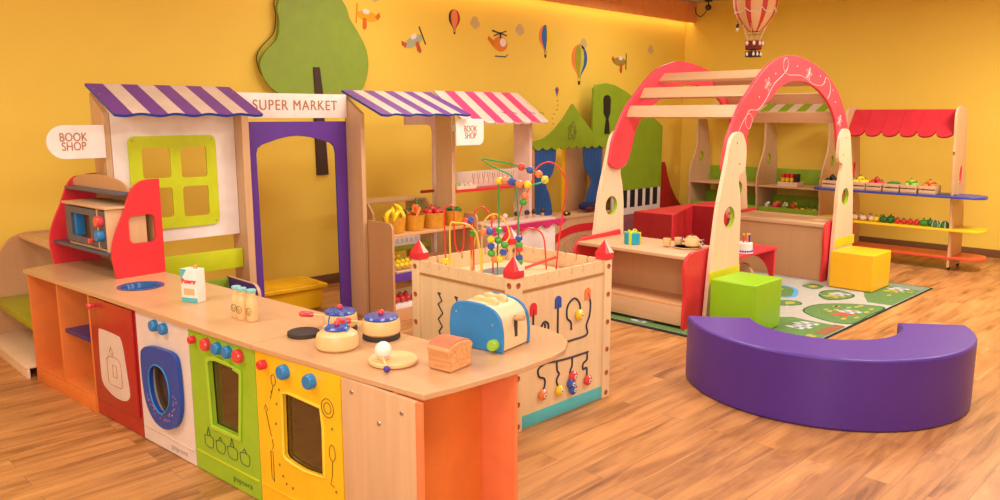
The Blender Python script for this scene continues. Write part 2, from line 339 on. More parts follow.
for i, (x, z, s, lb) in enumerate(((4.44, 2.56, .07, 'grey cloud sticker right of the tree crown at the top of the wall'), (5.68, 2.42, .075, 'grey cloud sticker just right of the small pink balloon'), (6.34, 2.40, .075, 'grey cloud sticker between helicopter and blue balloon, near the top'),
        (7.42, 2.32, .075, 'grey cloud sticker right of the blue and yellow balloon'), (8.79, 2.33, .07, 'grey cloud sticker above the olive biplane, farthest right'))):
    g = G()
    for a, b, r in ((-.4, 0, .5), (.35, -.1, .55), (0, .35, .6), (0, -.35, .5)): g.prism([(p*s, q*s) for p, q in ell(a, b, r, r*.9, 14)], 'xz', -.001-.0002*i-.0001*a, 0, cloud_m)
    tag(g.build('cloud_sticker', loc=(x, YL-.0005, z)), lb, 'wall sticker')

# ------------------------------------------------------------ market facade modules
YF, YB = 4.80, 5.00
def upright(x, label, zt=1.632, m=None, th=.035, dy=0.0):
    # side board with a sloping top
    g = G().prism([(0, 0), (YB-YF, 0), (YB-YF, zt), (0, zt-.12)], 'yz', -th/2, th/2, m or beech)
    o = g.build('stall_upright', loc=(x, YF+dy, 0), bevel=.003)
    return tag(o, label, 'upright board')
upright(1.668, 'tall wooden upright board at the left end of the shop facade', dy=.10)
upright(2.48, 'tall wooden upright between the lime window and the purple doorway', th=.05)
upright(3.392, 'tall wooden upright right of the purple doorway, beside the fruit shelf')
upright(4.27, 'tall wooden upright left of the pink-striped stall, under the small book shop sign')
upright(5.19, 'pale pinkish upright board at the right end of the pink-striped stall', m=pale_pink)

def awning(label, x0, x1, n, mats, edge, name='striped_awning', yb=5.03, zb=1.675, yf=4.65, zf=1.50, amp=.014, wave='sine', extra=None, off=.0):
    t = thing(name, label, 'awning', (x0, yb, zb)); dy, dz = yf-yb, zf-zb; W = x1-x0
    L = math.hypot(dy, dz); U = Vector((0, dy/L, dz/L)); N = Vector((0, -dz/L, dy/L))
    if N.z < 0: N = -N
    g = G(); K = 8; sw = W/n; th = .016
    def low(u):  # lower edge depth at u
        if wave == 'sine': return L+amp*sin(2*pi*(u/(2*sw)+off))
        if wave == 'scallop': q = (u/sw) % 1; return L-.015+.025*math.sqrt(max(0, 1-(2*q-1)**2)) if 0 < q < 1 else L-.03
        return L
    for i in range(n):
        top = []; bot = []
        for k in range(K+1):
            u = sw*(i+k/K); uu = min(max(u, sw*i+1e-4), sw*(i+1)-1e-4); d = low(uu)
            top.append((u, 0)); bot.append((u, d))
        def P(u, d, h): v = U*d+N*h; return (u, v.y, v.z)
        for k in range(K):
            for h, mm in ((th/2, mats[i % len(mats)]), (-th/2, white if edge == blue_edge else mats[i % len(mats)])):
                g.face([P(*top[k], h), P(*top[k+1], h), P(*bot[k+1], h), P(*bot[k], h)], mm)
            g.face([P(*bot[k], th/2), P(*bot[k+1], th/2), P(*bot[k+1], -th/2), P(*bot[k], -th/2)], edge)
            g.face([P(*top[k], th/2), P(*top[k+1], th/2), P(*top[k+1], -th/2), P(*top[k], -th/2)], edge)
    for u, k in ((0, 0), (W, K)):
        d = low(1e-4 if u == 0 else W-1e-4)
        g.face([P(u, 0, th/2), P(u, d, th/2), P(u, d, -th/2), P(u, 0, -th/2)], edge)
    bmesh.ops.remove_doubles(g.bm, verts=g.bm.verts[:], dist=1e-5)
    g.build('canopy', t)
    # screws
    for u in (.02, W-.02):
        s_ = G()
        for d in (.09, .17):
            v = U*d+N*(th/2); s_.ball((u, v.y, v.z), .006, steel, (1, 1, .5), 8)
        s_.build('screws', t)
    return t
awning('purple and white striped awning over the lime window on the left', 1.61, 2.50, 9, [stripe_p, cream], blue_edge, yf=4.60)
awning('purple and white striped awning over the fruit baskets, right of the doorway', 3.375, 4.228, 9, [stripe_p, cream], blue_edge, yf=4.55)
pa = awning('pink and white striped awning of the stall on the right, with a paler edge', 4.262, 5.25, 9, [cream, pink], cream, zb=1.69, zf=1.435, yf=4.645, amp=.015, wave='scallop')
g = G()
for u in (.50, .63, .74, .86, .97):  # small engraved scribbles on the awning
    for k in range(3): g.tube([(u-.02+.01*k, -.29-.012*k, -.165-.0075*k+.004), (u+.012*k, -.31, -.177+.006), (u+.02, -.33+.01*k, -.19+.005*k+.008)], .0013, ink, 4)
g.build('engraving', pa)

# window panel with lime window
t = thing('shop_window_panel', 'white facade panel with a lime green four-pane window frame', 'wall panel', (2.06, 4.90, .70))
x0, x1, z0, z1 = 1.688, 2.452, .725, 1.60
def fr(l): return [(a-2.06, b-.70) for a, b in l]
hl = [(1.85,2.02,1.12,1.305),(2.085,2.25,1.115,1.305),(1.85,2.02,.875,1.06),(2.085,2.25,.87,1.06)]
G().prism(fr([(x0,z0),(x1,z0),(x1,z1),(x0,z1)]), 'xz', 0, .015, white, holes=[fr(rrect(1.80,2.29,.84,1.34,.01))]).build('panel', t)
G().prism(fr(rrect(1.775, 2.315, .805, 1.375, .04)), 'xz', -.014, -.0005, lime, holes=[fr(rrect(a, b, c, d, .018)) for a, b, c, d in hl]).build('window_frame', t)
g = G()
for a, b in ((1.80,1.35),(2.29,1.35),(1.80,.83),(2.29,.83)): g.ball((a-2.06, -.015, b-.70), .006, steel, (1,.5,1), 8)
g.build('screws', t)
tag(G().box(-.40, .385, -.012, 0, -.065, .065, lime, .006).build('cross_plank', loc=(2.06, 4.868, .57)), 'lime green horizontal plank below the white window panel', 'plank')
# book shop sign left
t = thing('shop_sign', 'white round-ended sign reading BOOK SHOP at the far left of the facade', 'sign', (1.49, 4.899, 1.349))
G().prism([(.16, -.095), (.16, .095)]+[(-.055+.095*cos(a)*.98, .095*sin(a)) for a in [radians(q) for q in range(90, 271, 12)]], 'xz', -.012, 0, white).build('board', t, bevel=.002)
text('BOOK\nSHOP', .068, t, letter, (-.01, -.0135, .0), line=.76, sx=.76)
# purple doorway
t = thing('play_doorway', 'purple arched doorway frame beneath the white market name board', 'doorway', (2.95, 4.98, 0))
dx = 2.95; arch = [(2.655, .02), (2.645, 1.24), (2.655, 1.275), (2.69, 1.30)]+[(2.69+(3.23-2.69)*k/10, 1.30+.055*sin(pi*k/10)) for k in range(1, 10)]+[(3.235, 1.30), (3.265, 1.27), (3.275, 1.22), (3.28, .02)]
G().prism([(a-dx, b) for a, b in [(2.513, .01), (2.513, 1.455), (3.372, 1.455), (3.372, .01)]+arch[::-1]], 'xz', 0, .018, purple, edge=blue_edge).build('frame', t, bevel=.002)
t = thing('name_board', 'long white sign reading SUPER MARKET above the purple doorway', 'sign', (2.93, 4.965, 1.562))
G().box(-.437, .437, -.008, .008, -.083, .085, white, .003).build('board', t)
text('SUPER MARKET', .098, t, letter, (.022, -.0095, .002), space=1.15, sx=.88)
# small book shop sign
t = thing('shop_sign', 'small white sign reading BOOK SHOP below the pink-striped awning', 'sign', (4.28, 4.62, 1.370))
G().box(-.02, -.005, .0005, .1795, .0, .05, white, .001).build('bracket', t)
G().prism(rrect(-.15, .145, -.105, .10, .05, rs=(0, 0, 0, .055)), 'xz', -.012, 0, white).build('board', t, bevel=.002)
text('BOOK\nSHOP', .070, t, letter, (0.0, -.0135, -.005), line=.76, sx=.70)
# yellow storage box behind the doorway
t = thing('storage_box', 'yellow plastic storage box with lid on the floor behind the purple doorway', 'box', (3.0, 5.47, 0), radians(-3))
G().prism([(-.38,0),(.30,0),(.33,.165),(-.41,.165)], 'xz', -.17, .17, yplastic).build('tub', t, bevel=.012)
g = G().box(-.43, .35, -.20, .20, .166, .20, yplastic, .01).box(-.38, .30, -.155, .155, .199, .212, yplastic, .006)
g.build('lid', t)
G().box(-.44, -.36, -.205, .205, .02, .15, yplastic, .01).build('end_grip', t)

# low side bench in front of window module
t = thing('low_bench', 'low bench with purple end boards in front of the window panel', 'bench', (2.1, 4.6, 0))
eb = [(-.22, 0), (.185, 0), (.185, .475)]+[(-.22+.07-.07*sin(radians(q)), .405+.07*cos(radians(q))) for q in range(0, 91, 15)]
for xa, xb in ((.19, .212), (-.26, -.238)): G().prism(eb, 'yz', xa, xb, purple, edge=beech).build('end_board', t, bevel=.002)
G().box(-.237, .189, -.20, .18, .30, .325, purple, .004).build('shelf', t)
G().box(-.237, .189, .155, .18, .33, .465, leafg, .003).build('back_rail', t)

# ------------------------------------------------------------ fruit shelf stall
t = thing('market_shelf', 'wooden market shelf with two tilted display levels below the fruit baskets', 'shelf unit', (3.835, 4.65, 0))
def side(x): return G().prism([(-.16, 0), (.13, 0), (.13, .735)]+[(-.16+.05-.05*cos(radians(q)), .70+.05*sin(radians(q))-.015) for q in range(90, -1, -15)], 'yz', x, x+.02, tan)
side(-.435).build('side_panel', t, bevel=.003); side(.395).build('side_panel', t, bevel=.003)
G().box(-.413, .393, -.15, .13, .630, .650, tan_x, .003).build('top_shelf', t)
g = G().box(-.413, .393, -.15, -.138, .30, .362, purple, .003); g.build('front_rail', t)
G().prism([(-.137, .30), (.13, .40), (.13, .415), (-.137, .315)], 'yz', -.413, .393, tan_x).build('middle_shelf', t)
G().prism([(-.15, .10), (.13, .16), (.13, .175), (-.15, .118)], 'yz', -.413, .393, white).build('bottom_shelf', t)
G().box(-.413, .393, -.15, -.135, .0, .10, tan_x, .003).build('plinth', t)
G().box(-.413, .393, .115, .13, .03, .16, tan, .002).build('back_panel', t)

def basket(name, label, x, y, z, r, h):
    t = thing(name, label, 'basket', (x, y, z))
    prof = [(r*.80, 0), (r*.84, .004)]
    for i in range(9):
        q = i/8; prof.append((r*(.84+.16*q)+(.0015 if i % 2 else 0), .006+(h-.006)*q))
    prof += [(r*.93, h), (r*.80, .012), (0, .012)]
    G().lathe([(0, 0)]+prof, (0, 0, 0), wicker, 28).build('bucket', t)
    g = G(); g.tube([(r*.985*cos(a), r*.985*sin(a), h) for a in [2*pi*i/24 for i in range(24)]], .004, wicker, 6, True); g.build('rim', t)
    return t
bx = [(3.515, 4.61, .086), (3.695, 4.60, .078), (3.89, 4.61, .088), (4.10, 4.61, .080)]
labs = ['ochre bucket basket holding bananas, leftmost of the four on the shelf', 'ochre bucket basket holding carrots, second from the left', 'ochre bucket basket holding tomatoes, third from the left', 'ochre bucket basket holding green vegetables, rightmost of the four']
for (x, y, r), l in zip(bx, labs): basket('fruit_basket', l, x, y, .651, r, .112)
def fruit(kind, label, cat, mats):
    g = G()
    if kind == 'banana':
        pts = [(-.045+.01*i, 0, .03*sin(pi*i/9)) for i in range(10)]
        g.tube(pts, [.004, .009, .012, .013, .013, .013, .013, .012, .009, .004], vy, 8); return g
    if kind == 'carrot':
        g.lathe([(0, -.05), (.004, -.048), (.010, -.01), (.015, .025), (.010, .036), (0, .038)], (0, 0, 0), vo, 12)
        for a in range(4): g.tube([(0, 0, .035), (.012*cos(a*1.6), .012*sin(a*1.6), .052), (.02*cos(a*1.6), .02*sin(a*1.6), .062)], .004, vg, 5)
        return g
    if kind == 'cucumber':
        g.lathe([(0, -.05), (.010, -.046), (.016, -.02), (.016, .02), (.010, .046), (0, .05)], (0, 0, 0), vg, 12); return g
    if kind == 'pepper':
        g.ball((0, 0, .022), .024, mats[0], (1, 1, .95))
        for a in range(3): g.ball((.01*cos(a*2.1), .01*sin(a*2.1), .022), .019, mats[0], (1, 1, 1.1))
        g.tube([(0, 0, .042), (.002, .002, .056)], .004, vg, 6); return g
    # round fruit with stem
    g.ball((0, 0, .022), .023, mats[0], (1, 1, .93)); g.tube([(0, 0, .04), (.003, .001, .052)], .0025, mats[1] if len(mats) > 1 else brown, 6)
    for a in range(4): g.tube([(0, 0, .043), (.012*cos(a*1.57), .012*sin(a*1.57), .042)], .0025, vg if len(mats) < 2 else mats[1], 4)
    return g
ORD = ['leftmost', 'second from the left', 'third from the left', 'fourth from the left', 'fifth from the left', 'sixth from the left']
def ordinals(spots):
    n = len(spots); u = [((x-y)/(x+y)) for x, y, z in spots]; o = sorted(range(n), key=lambda i: u[i]); r = [0]*n
    for k, i in enumerate(o): r[i] = k
    return [('rightmost' if k == n-1 else ORD[k]) for k in r] if n < 8 else [None]*n
def scatter(name, kind, mats, spots, label, group, cat, rots=None, sc=1.0):
    first = None; od = ordinals(spots)
    for i, (x, y, z) in enumerate(spots):
        if first is None:
            first = tag(fruit(kind, label, cat, mats).build(name), label, cat, group); o = first
        else:
            o = first.copy(); COL.objects.link(o)
        if od[i] and len(spots) > 1: o['label'] = '%s, %s' % (label, od[i] if len(spots) > 2 else od[i].replace('leftmost', 'the left one').replace('rightmost', 'the right one'))
        o.location = (x, y, z); o.scale = (sc,)*3; o.rotation_euler = rots[i % len(rots)] if rots else (0, 0, i*1.3)
    return first
x, y, r = bx[0]
scatter('toy_banana', 'banana', [vy], [(x-.035, y, .767), (x+.035, y-.01, .767), (x, y+.02, .782), (x-.01, y-.04, .764), (x+.015, y+.0, .802), (x+.05, y+.03, .764), (x-.05, y-.02, .767)], 'yellow toy banana standing in the leftmost ochre basket', 'bananas in the first basket', 'toy fruit', sc=1.25, rots=[(0, -1.3, 0), (0, -.9, 2), (0, -1.7, 1), (.3, -.4, .5), (0, -1.4, 2.6), (.2, -.7, 3.5)])
x, y, r = bx[1]
scatter('toy_carrot', 'carrot', [vo], [(x-.02, y-.01, .787), (x+.02, y-.02, .790), (x, y+.02, .807), (x-.05, y-.005, .787), (x+.035, y+.02, .812)], 'orange toy carrot with green top in the second basket', 'carrots in the second basket', 'toy vegetable', sc=1.2, rots=[(.4, -1.0, 0), (-.5, .9, 0), (.5, .3, 0), (0, -1.5, .3), (-.4, .5, 0)])
x, y, r = bx[2]
scatter('toy_tomato', 'round', [vr], [(x-.05, y-.01, .747), (x, y-.045, .747), (x+.05, y-.01, .747), (x, y+.02, .767), (x-.035, y+.045, .747), (x+.04, y+.04, .752)], 'red toy tomato heaped in the third basket', 'tomatoes in the third basket', 'toy vegetable', sc=1.15)
x, y, r = bx[3]
scatter('toy_cucumber', 'cucumber', [vg], [(x-.02, y-.03, .767), (x+.02, y+.03, .772), (x-.035, y+.015, .787), (x+.035, y-.015, .767)], 'dark green toy cucumber in the rightmost ochre basket', 'cucumbers in the fourth basket', 'toy vegetable', sc=1.15, rots=[(pi/2, 0, .3), (pi/2, 0, 1.2), (pi/2, .0, 2.0), (pi/2, 0, -.7)])
# tray of lemons on the middle shelf, apples on the bottom shelf
def tray(name, label, x, y, z, w, d, h, m=pale, cat='tray', rx=0, slats=False, rz=0):
    t = thing(name, label, cat, (x, y, z), rz); t.rotation_euler = (rx, 0, rz)
    G().box(-w/2, w/2, -d/2, d/2, 0, .006, m, .001).build('bottom', t)
    if slats:
        for s in (-1, 1):
            G().box(-w/2, w/2, s*d/2-.003, s*d/2+.003, .008, h*.45, m, .001).box(-w/2, w/2, s*d/2-.003, s*d/2+.003, h*.6, h, m, .001).build('long_slats', t)
            G().box(s*(w/2-.004)-.003, s*(w/2-.004)+.003, -d/2+.004, d/2-.004, .006, h, m, .001).build('end_panel', t)
    else:
        for s in (-1, 1):
            G().box(-w/2, w/2, s*d/2-.004, s*d/2+.004, 0, h, m, .001).build('long_side', t)
            G().box(s*w/2-.004, s*w/2+.004, -d/2+.005, d/2-.005, 0, h, m, .001).build('short_side', t)
    return t
tray('produce_tray', 'pale wooden tray of lemons on the middle level of the market shelf', 3.56, 4.60, .368, .20, .14, .03, rx=.35)
scatter('toy_lemon', 'round', [vy, vlg], [(3.49+.045*(i % 4), 4.565+.05*(i//4), .385+.018*(i//4)+(.014 if i > 7 else 0)) for i in range(11)], 'yellow toy lemon in the tray on the middle shelf level', 'lemons in the produce tray', 'toy fruit')
scatter('toy_apple', 'round', [vr], [(3.475+.052*i, 4.55, .136) for i in range(4)]+[(3.50+.052*i, 4.61, .15) for i in range(3)], 'red toy apple on the lowest level of the market shelf', 'red apples on the lowest level', 'toy fruit')
scatter('toy_apple', 'round', [vlg], [(3.69+.052*i, 4.56, .138) for i in range(4)]+[(3.70+.052*i, 4.61, .15) for i in range(3)], 'green toy apple on the lowest level of the market shelf', 'green apples on the lowest level', 'toy fruit')
scatter('toy_pepper', 'pepper', [vg], [(3.98+.055*i, 4.58+.01*(i % 2), .378) for i in range(4)], 'dark green toy pepper on the middle level behind the castle', 'green peppers on the middle level', 'toy vegetable')
scatter('toy_radish', 'round', [vr], [(3.80+.05*i, 4.575, .378) for i in range(3)], 'red toy radish on the middle level behind the castle tower', 'radishes on the middle level', 'toy vegetable')
# shelf unit behind
t = thing('low_storage_shelf', 'low wooden shelf with lime level standing behind the fruit baskets', 'shelf unit', (4.0, 5.45, 0))
for x in (-.2, .42): G().prism([(-.18, 0), (.18, 0), (.18, .79), (-.10, .79), (-.18, .70)], 'yz', x, x+.02, beech).build('side_panel', t, bevel=.003)
G().box(-.178, .418, -.10, .18, .77, .79, beech_x, .003).build('top_board', t)
G().box(-.178, .418, -.17, .17, .36, .40, leafg2, .003).build('lime_shelf', t)
o = G().box(.0, .30, -.172, -.165, .405, .50, white, .001).build('white_card', t)
g = G()
for k, xx in enumerate((.05, .10, .15, .20, .25)): g.tube([(xx-.012, -.174, .43), (xx, -.174, .47-.006*(k % 2)), (xx+.012, -.174, .43)], .0015, ink, 4)
g.build('scribble', t)

# ------------------------------------------------------------ ice-cream stall (pink module)
t = thing('ice_cream_counter', 'white counter with scalloped magenta fascia under the pink-striped awning', 'counter', (4.86, 4.75, 0))
G().box(-.46, .34, -.24, .02, .60, .62, pale_pink, .003).build('counter_top', t)
out = [(-.50, .605), (.46, .605)]; n = 6
fas = [(.46-.96*i/48, .555+.018*cos(2*pi*n*i/48)) for i in range(49)]
G().prism(out+fas, 'xz', -.262, -.245, magenta).build('fascia', t, bevel=.002)
G().box(-.46, .34, -.236, -.22, .02, .60, white, .003).build('front_panel', t)
G().box(-.46, -.44, -.22, .02, .0, .60, pale_pink, .003).build('side_panel', t)
G().box(.32, .34, -.22, .02, .0, .60, pale_pink, .003).build('side_panel', t)
t = thing('display_ledge', 'narrow pink-edged ledge with white patterned backboard across the pink stall', 'shelf', (4.74, 4.88, .88))
G().box(-.435, .44, -.05, .07, -.012, .012, red, .003).build('ledge', t)
G().box(-.435, .44, .062, .07, .013, .15, cream, .002).build('backboard', t)
g = G()
for k in range(9):
    xx = -.12+.06*k
    g.tube([(xx, .06, .035), (xx, .06, .08)], .002, letter, 4); g.tube([(xx-.014, .06, .13), (xx-.01, .06, .09), (xx, .06, .08), (xx+.01, .06, .09), (xx+.014, .06, .13)], .002, pink if k % 2 else letter, 4)
g.build('engraved_pattern', t)
tray('cone_tray', 'small wooden tray of scoops at the left of the pink ledge', 4.44, 4.87, .893, .22, .08, .03)
for k, (mm, nm) in enumerate(((vlg, 'lime green'), (pale_pink, 'pale pink'), (cream, 'cream'), (pale_pink, 'rosy'))):
    tag(G().ball((0, 0, .022), .022, mm).cyl((0, 0, 0), .012, .01, mm, n=10).build('toy_scoop', loc=(4.365+.05*k, 4.87, .90)), '%s toy ice-cream scoop in the tray on the pink ledge' % nm if k < 3 else 'pale pink toy scoop at the right end of the ledge tray', 'toy food')
ocs = [(4.55, vo), (4.61, vo), (4.69, pale_pink)]
for k, (xx, mm) in enumerate(((4.52, vo), (4.585, vo), (4.66, pale_pink))):
    tag(G().ball((0, 0, .045), .024, mm).lathe([(.008, 0), (.018, .035), (0, .036)], (0, 0, 0), tan, 12).build('toy_ice_cream', loc=(xx, 4.60, .621)), ['orange toy ice cream on the counter, the leftmost', 'orange toy ice cream on the counter, second from left', 'pale pink toy ice cream on the counter beside the orange ones'][k], 'toy food')
for k, xx in enumerate((4.82, 4.95, 5.04, 5.15)):
    t = thing('toy_ice_cream', 'dark chocolate toy ice cream on the counter, %s' % ['leftmost', 'second from the left', 'third from the left', 'rightmost'][k], 'toy food', (xx, 4.62, .621), group='chocolate ice creams on the counter')
    G().ball((0, 0, .05), .024, vd).build('scoop', t); G().lathe([(.009, 0), (.017, .034), (0, .034)], (0, 0, 0), tan, 12).build('cone', t)
# white framed panel seen behind the fruit shelf
t = thing('menu_frame', 'white round-cornered frame with dark red edge seen through the fruit stall', 'frame', (4.455, 5.25, 0))
G().prism([(-.02, 0), (.02, 0), (.02, 1.50), (-.32, 1.50), (-.32, 1.42), (-.06, 1.42), (-.03, 1.40), (-.02, 1.36)], 'xz', 0, .018, pale_pink).build('frame', t, bevel=.003)
G().box(.021, .045, -.0, .018, .0, 1.38, dred, .002).build('red_strip', t)
G().box(-.17, -.0201, -.012, -.001, .84, .865, dred, .002).build('peg', t)

# ------------------------------------------------------------ puppet theatre
TY = 5.45
t = thing('puppet_theatre', 'puppet theatre with green scalloped roof, blue side curtains and red stage arc', 'puppet theatre', (6.49, TY, 0))
zb = 1.145
rf = [p[:2] for p in smooth([(-.62, 1.235, 0), (-.42, 1.28, 0), (-.20, 1.42, 0), (-.02, 1.60, 0)], 5)][:-1]+[(0, 1.615), (.02, 1.60)]+[p[:2] for p in smooth([(.03, 1.59, 0), (.22, 1.42, 0), (.42, 1.28, 0), (.62, 1.235, 0)], 5)][1:]
sc = [(.60-1.20*i/72, zb+.03-.03*abs(sin(pi*9*i/72))-.0) for i in range(73)]
G().prism(rf+[(.615, 1.19)]+sc+[(-.615, 1.19)], 'xz', -.04, -.02, leafg).build('roof', t, bevel=.002)
g = G()
for k in range(12):
    a = k*.52; R_ = .03+.06*((k*7) % 5)/5; cx, cz = .0, 1.33
    g.tube(smooth([(cx+R_*cos(a), -.042, cz+R_*sin(a)), (cx+R_*1.3*cos(a+.5), -.042, cz+R_*1.3*sin(a+.5)), (cx+R_*.8*cos(a+1), -.042, cz+R_*.8*sin(a+1)), (cx+R_*cos(a+.2), -.042, cz+R_*1.5*sin(a+.2))], 4), .002, ink, 4)
g.build('engraved_flourish', t)
def curt(s):
    L_ = [(.545, 1.16), (.225, 1.16), (.235, 1.03), (.28, .90), (.375, .79), (.33, .70), (.29, .58), (.275, .47), (.545, .46)]
    pts = [(s*.545, 1.16)]+[p[:2] for p in smooth([(s*a, b, 0) for a, b in L_[1:8]], 4)]+[(s*.545, .46)]
    g = G().prism(pts, 'xz', -.012, .0, curtain_b)
    for q in (.2, .4, .6, .8):
        ln = [(s*(.545*q+x*(1-q)), -.013, z) for x, z in L_[1:8]]
        g.tube(smooth(ln, 4), .0018, dblue, 4)
    return g
curt(-1).build('curtain', t); curt(1).build('curtain', t)
for s in (-1, 1): G().prism([(-.02, 0), (.20, 0), (.20, 1.2), (-.02, 1.2)], 'yz', s*.572-.012, s*.572+.012, tan).build('side_post', t, bevel=.003)
G().box(-.558, .558, -.18, .19, .43, .455, beech_x, .004).build('stage_ledge', t)
G().box(.14, .50, .175, .19, .456, 1.15, tan, .002).build('backdrop_board', t); G().box(.10, .139, .17, .19, .456, 1.15, yellow, .002).build('backdrop_post', t)
fp = G().box(-.558, .558, -.17, -.152, 0, .4295, beech, .002)
fp.build('front_panel', t)
au = [p[:2] for p in smooth([(-.555, .17, 0), (-.45, .26, 0), (-.30, .32, 0), (-.12, .355, 0), (.1, .36, 0), (.3, .345, 0), (.555, .30, 0)], 6)]
al = [p[:2] for p in smooth([(.555, .22, 0), (.3, .265, 0), (.1, .28, 0), (-.12, .275, 0), (-.30, .24, 0), (-.45, .17, 0), (-.555, .06, 0)], 6)]
G().prism(au+al, 'xz', -.178, -.1705, red).build('red_arc', t)
g = G()
for r_ in (.05, .09, .13, .17): g.tube([(r_*1.6*cos(a), -.172, .13+.6*r_*sin(a)) for a in [2*pi*i/28 for i in range(28)]], .0015, ink, 4, True)
g.build('engraved_rings', t)
t = thing('puppet_pile', 'dark blue and maroon cloth puppet lying on the theatre ledge', 'puppet', (6.74, TY-.05, .470))
G().ball((0, 0, .052), .055, paint('navy_cloth', (30, 34, 74), .9), (2.2, 1.2, .9)).ball((.13, .0, .045), .05, paint('navy_cloth2', (36, 30, 60), .9), (1.3, 1, .9)).build('body', t)
G().ball((-.02, -.055, .03), .035, paint('maroon_cloth', (96, 26, 44), .9), (2.0, .7, .7)).ball((.1, -.05, .045), .03, MATS['maroon_cloth'], (1.6, .7, .9)).build('sleeve', t)
t = thing('finger_puppet', 'small dark puppet with a yellow patch at the left of the theatre ledge', 'puppet', (6.33, TY-.10, .4565))
G().ball((0, 0, .025), .026, vd, (1.5, 1, 1)).ball((.05, 0, .018), .018, paint('navy_felt', (34, 40, 70), .9)).build('body', t); G().ball((-.015, -.02, .03), .014, byel).build('patch', t)

# ------------------------------------------------------------ green music panel + red wing on the left wall
t = thing('music_panel', 'tall green music board with black guitar-neck cut-out and piano keys along its foot', 'play panel', (8.03, 5.86, 0))
o = [(7.32-8, .58), (7.32-8, 1.80), (7.36-8, 1.845), (7.55-8, 1.87), (7.72-8, 1.85), (7.95-8, 1.78), (8.15-8, 1.69), (8.36-8, 1.58), (8.55-8, 1.47), (8.76-8, 1.36), (8.76-8, .58)]
nk = [(7.50-8, 1.68), (7.52-8, 1.72), (7.57-8, 1.735), (7.62-8, 1.72), (7.64-8, 1.68), (7.635-8, 1.52), (7.60-8, 1.46), (7.62-8, 1.38), (7.63-8, 1.28), (7.53-8, 1.28), (7.54-8, 1.38), (7.56-8, 1.46), (7.51-8, 1.52)]
G().prism(o, 'xz', -.045, -.015, leafg).build('board', t, bevel=.004)
G().prism(nk, 'xz', -.052, -.046, black).build('guitar_neck', t)
g = G().prism([(7.42-8, 1.60), (7.42-8, 1.78), (7.62-8, 1.80), (7.85-8, 1.72), (7.86-8, 1.715), (7.62-8, 1.793), (7.428-8, 1.773), (7.428-8, 1.60)], 'xz', -.047, -.0452, leafg2); g.build('engraved_border', t)
G().box(7.72-8, 8.76-8, -.04, -.018, .27, .579, white, .002).build('white_keys', t)
for i in range(6):
    xx = 7.76-8+.165*i
    G().box(xx, xx+.095, -.048, -.0405, .36, .578, black, .003).build('black_key', t)
G().box(7.3-8, 8.76-8, -.06, -.02, .0, .26, carpetp, .004).build('base_board', t)
t = thing('slide_wing', 'dark red board with a concave curved edge beside the green music board', 'play panel', (9.1, 5.93, 0))
cv = [(8.79-9.1, 0), (8.79-9.1, .885), (9.0-9.1, .885)]+[p[:2] for p in smooth([(9.03-9.1, .84, 0), (9.08-9.1, .70, 0), (9.18-9.1, .53, 0), (9.32-9.1, .37, 0), (9.50-9.1, .22, 0)], 5)]+[(9.5-9.1, 0)]
G().prism(cv, 'xz', -.03, 0, dred).build('board', t, bevel=.004)

# ------------------------------------------------------------ red soft sofa
t = thing('soft_sofa', 'bright red L-shaped soft seat behind the play desk', 'sofa', (6.9, 4.4, 0))
vs = [(6.87, 4.87), (6.92, 4.42), (6.97, 4.42), (7.83, 4.74), (7.87, 4.38), (8.35, 4.38), (8.35, 4.80), (7.83, 4.82)]
G().prism([(a-6.9, b-4.4) for a, b in vs], 'xy', 0, .5, red_soft).build('seat_block', t, bevel=.01)
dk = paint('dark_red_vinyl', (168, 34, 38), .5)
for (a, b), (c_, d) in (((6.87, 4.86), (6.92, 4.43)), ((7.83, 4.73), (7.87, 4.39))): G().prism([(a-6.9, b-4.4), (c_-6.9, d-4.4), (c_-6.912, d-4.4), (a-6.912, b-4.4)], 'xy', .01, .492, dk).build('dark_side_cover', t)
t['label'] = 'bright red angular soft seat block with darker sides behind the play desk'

# ------------------------------------------------------------ arch pavilion
NY, FY = 2.86, 3.92       # near and far post planes
t = thing('arch_pavilion', 'wooden play pavilion with two coral red arches joined by slats', 'play pavilion', (6.0, 3.38, .0098))
ox, oy = 5.95, 3.38
outer = [(5.08,1.10),(5.09,1.20),(5.11,1.29),(5.17,1.40),(5.28,1.555),(5.40,1.66),(5.58,1.80),(5.74,1.885),(5.90,1.93),(6.03,1.95),(6.22,1.945),(6.45,1.91),(6.68,1.85),(6.88,1.76),(7.03,1.66),(7.16,1.53),(7.26,1.38),(7.33,1.24),(7.34,1.14)]
inner = [(7.20,1.07),(7.12,1.12),(7.06,1.21),(7.02,1.34),(6.96,1.46),(6.84,1.57),(6.70,1.65),(6.54,1.71),(6.35,1.75),(6.18,1.755),(6.04,1.745),(5.88,1.69),(5.75,1.61),(5.59,1.54),(5.48,1.44),(5.41,1.34),(5.37,1.22),(5.32,1.12),(5.26,1.07),(5.17,1.06)]
ring = [p[:2] for p in smooth([(a-ox, b, 0) for a, b in outer+inner], 5, True)]
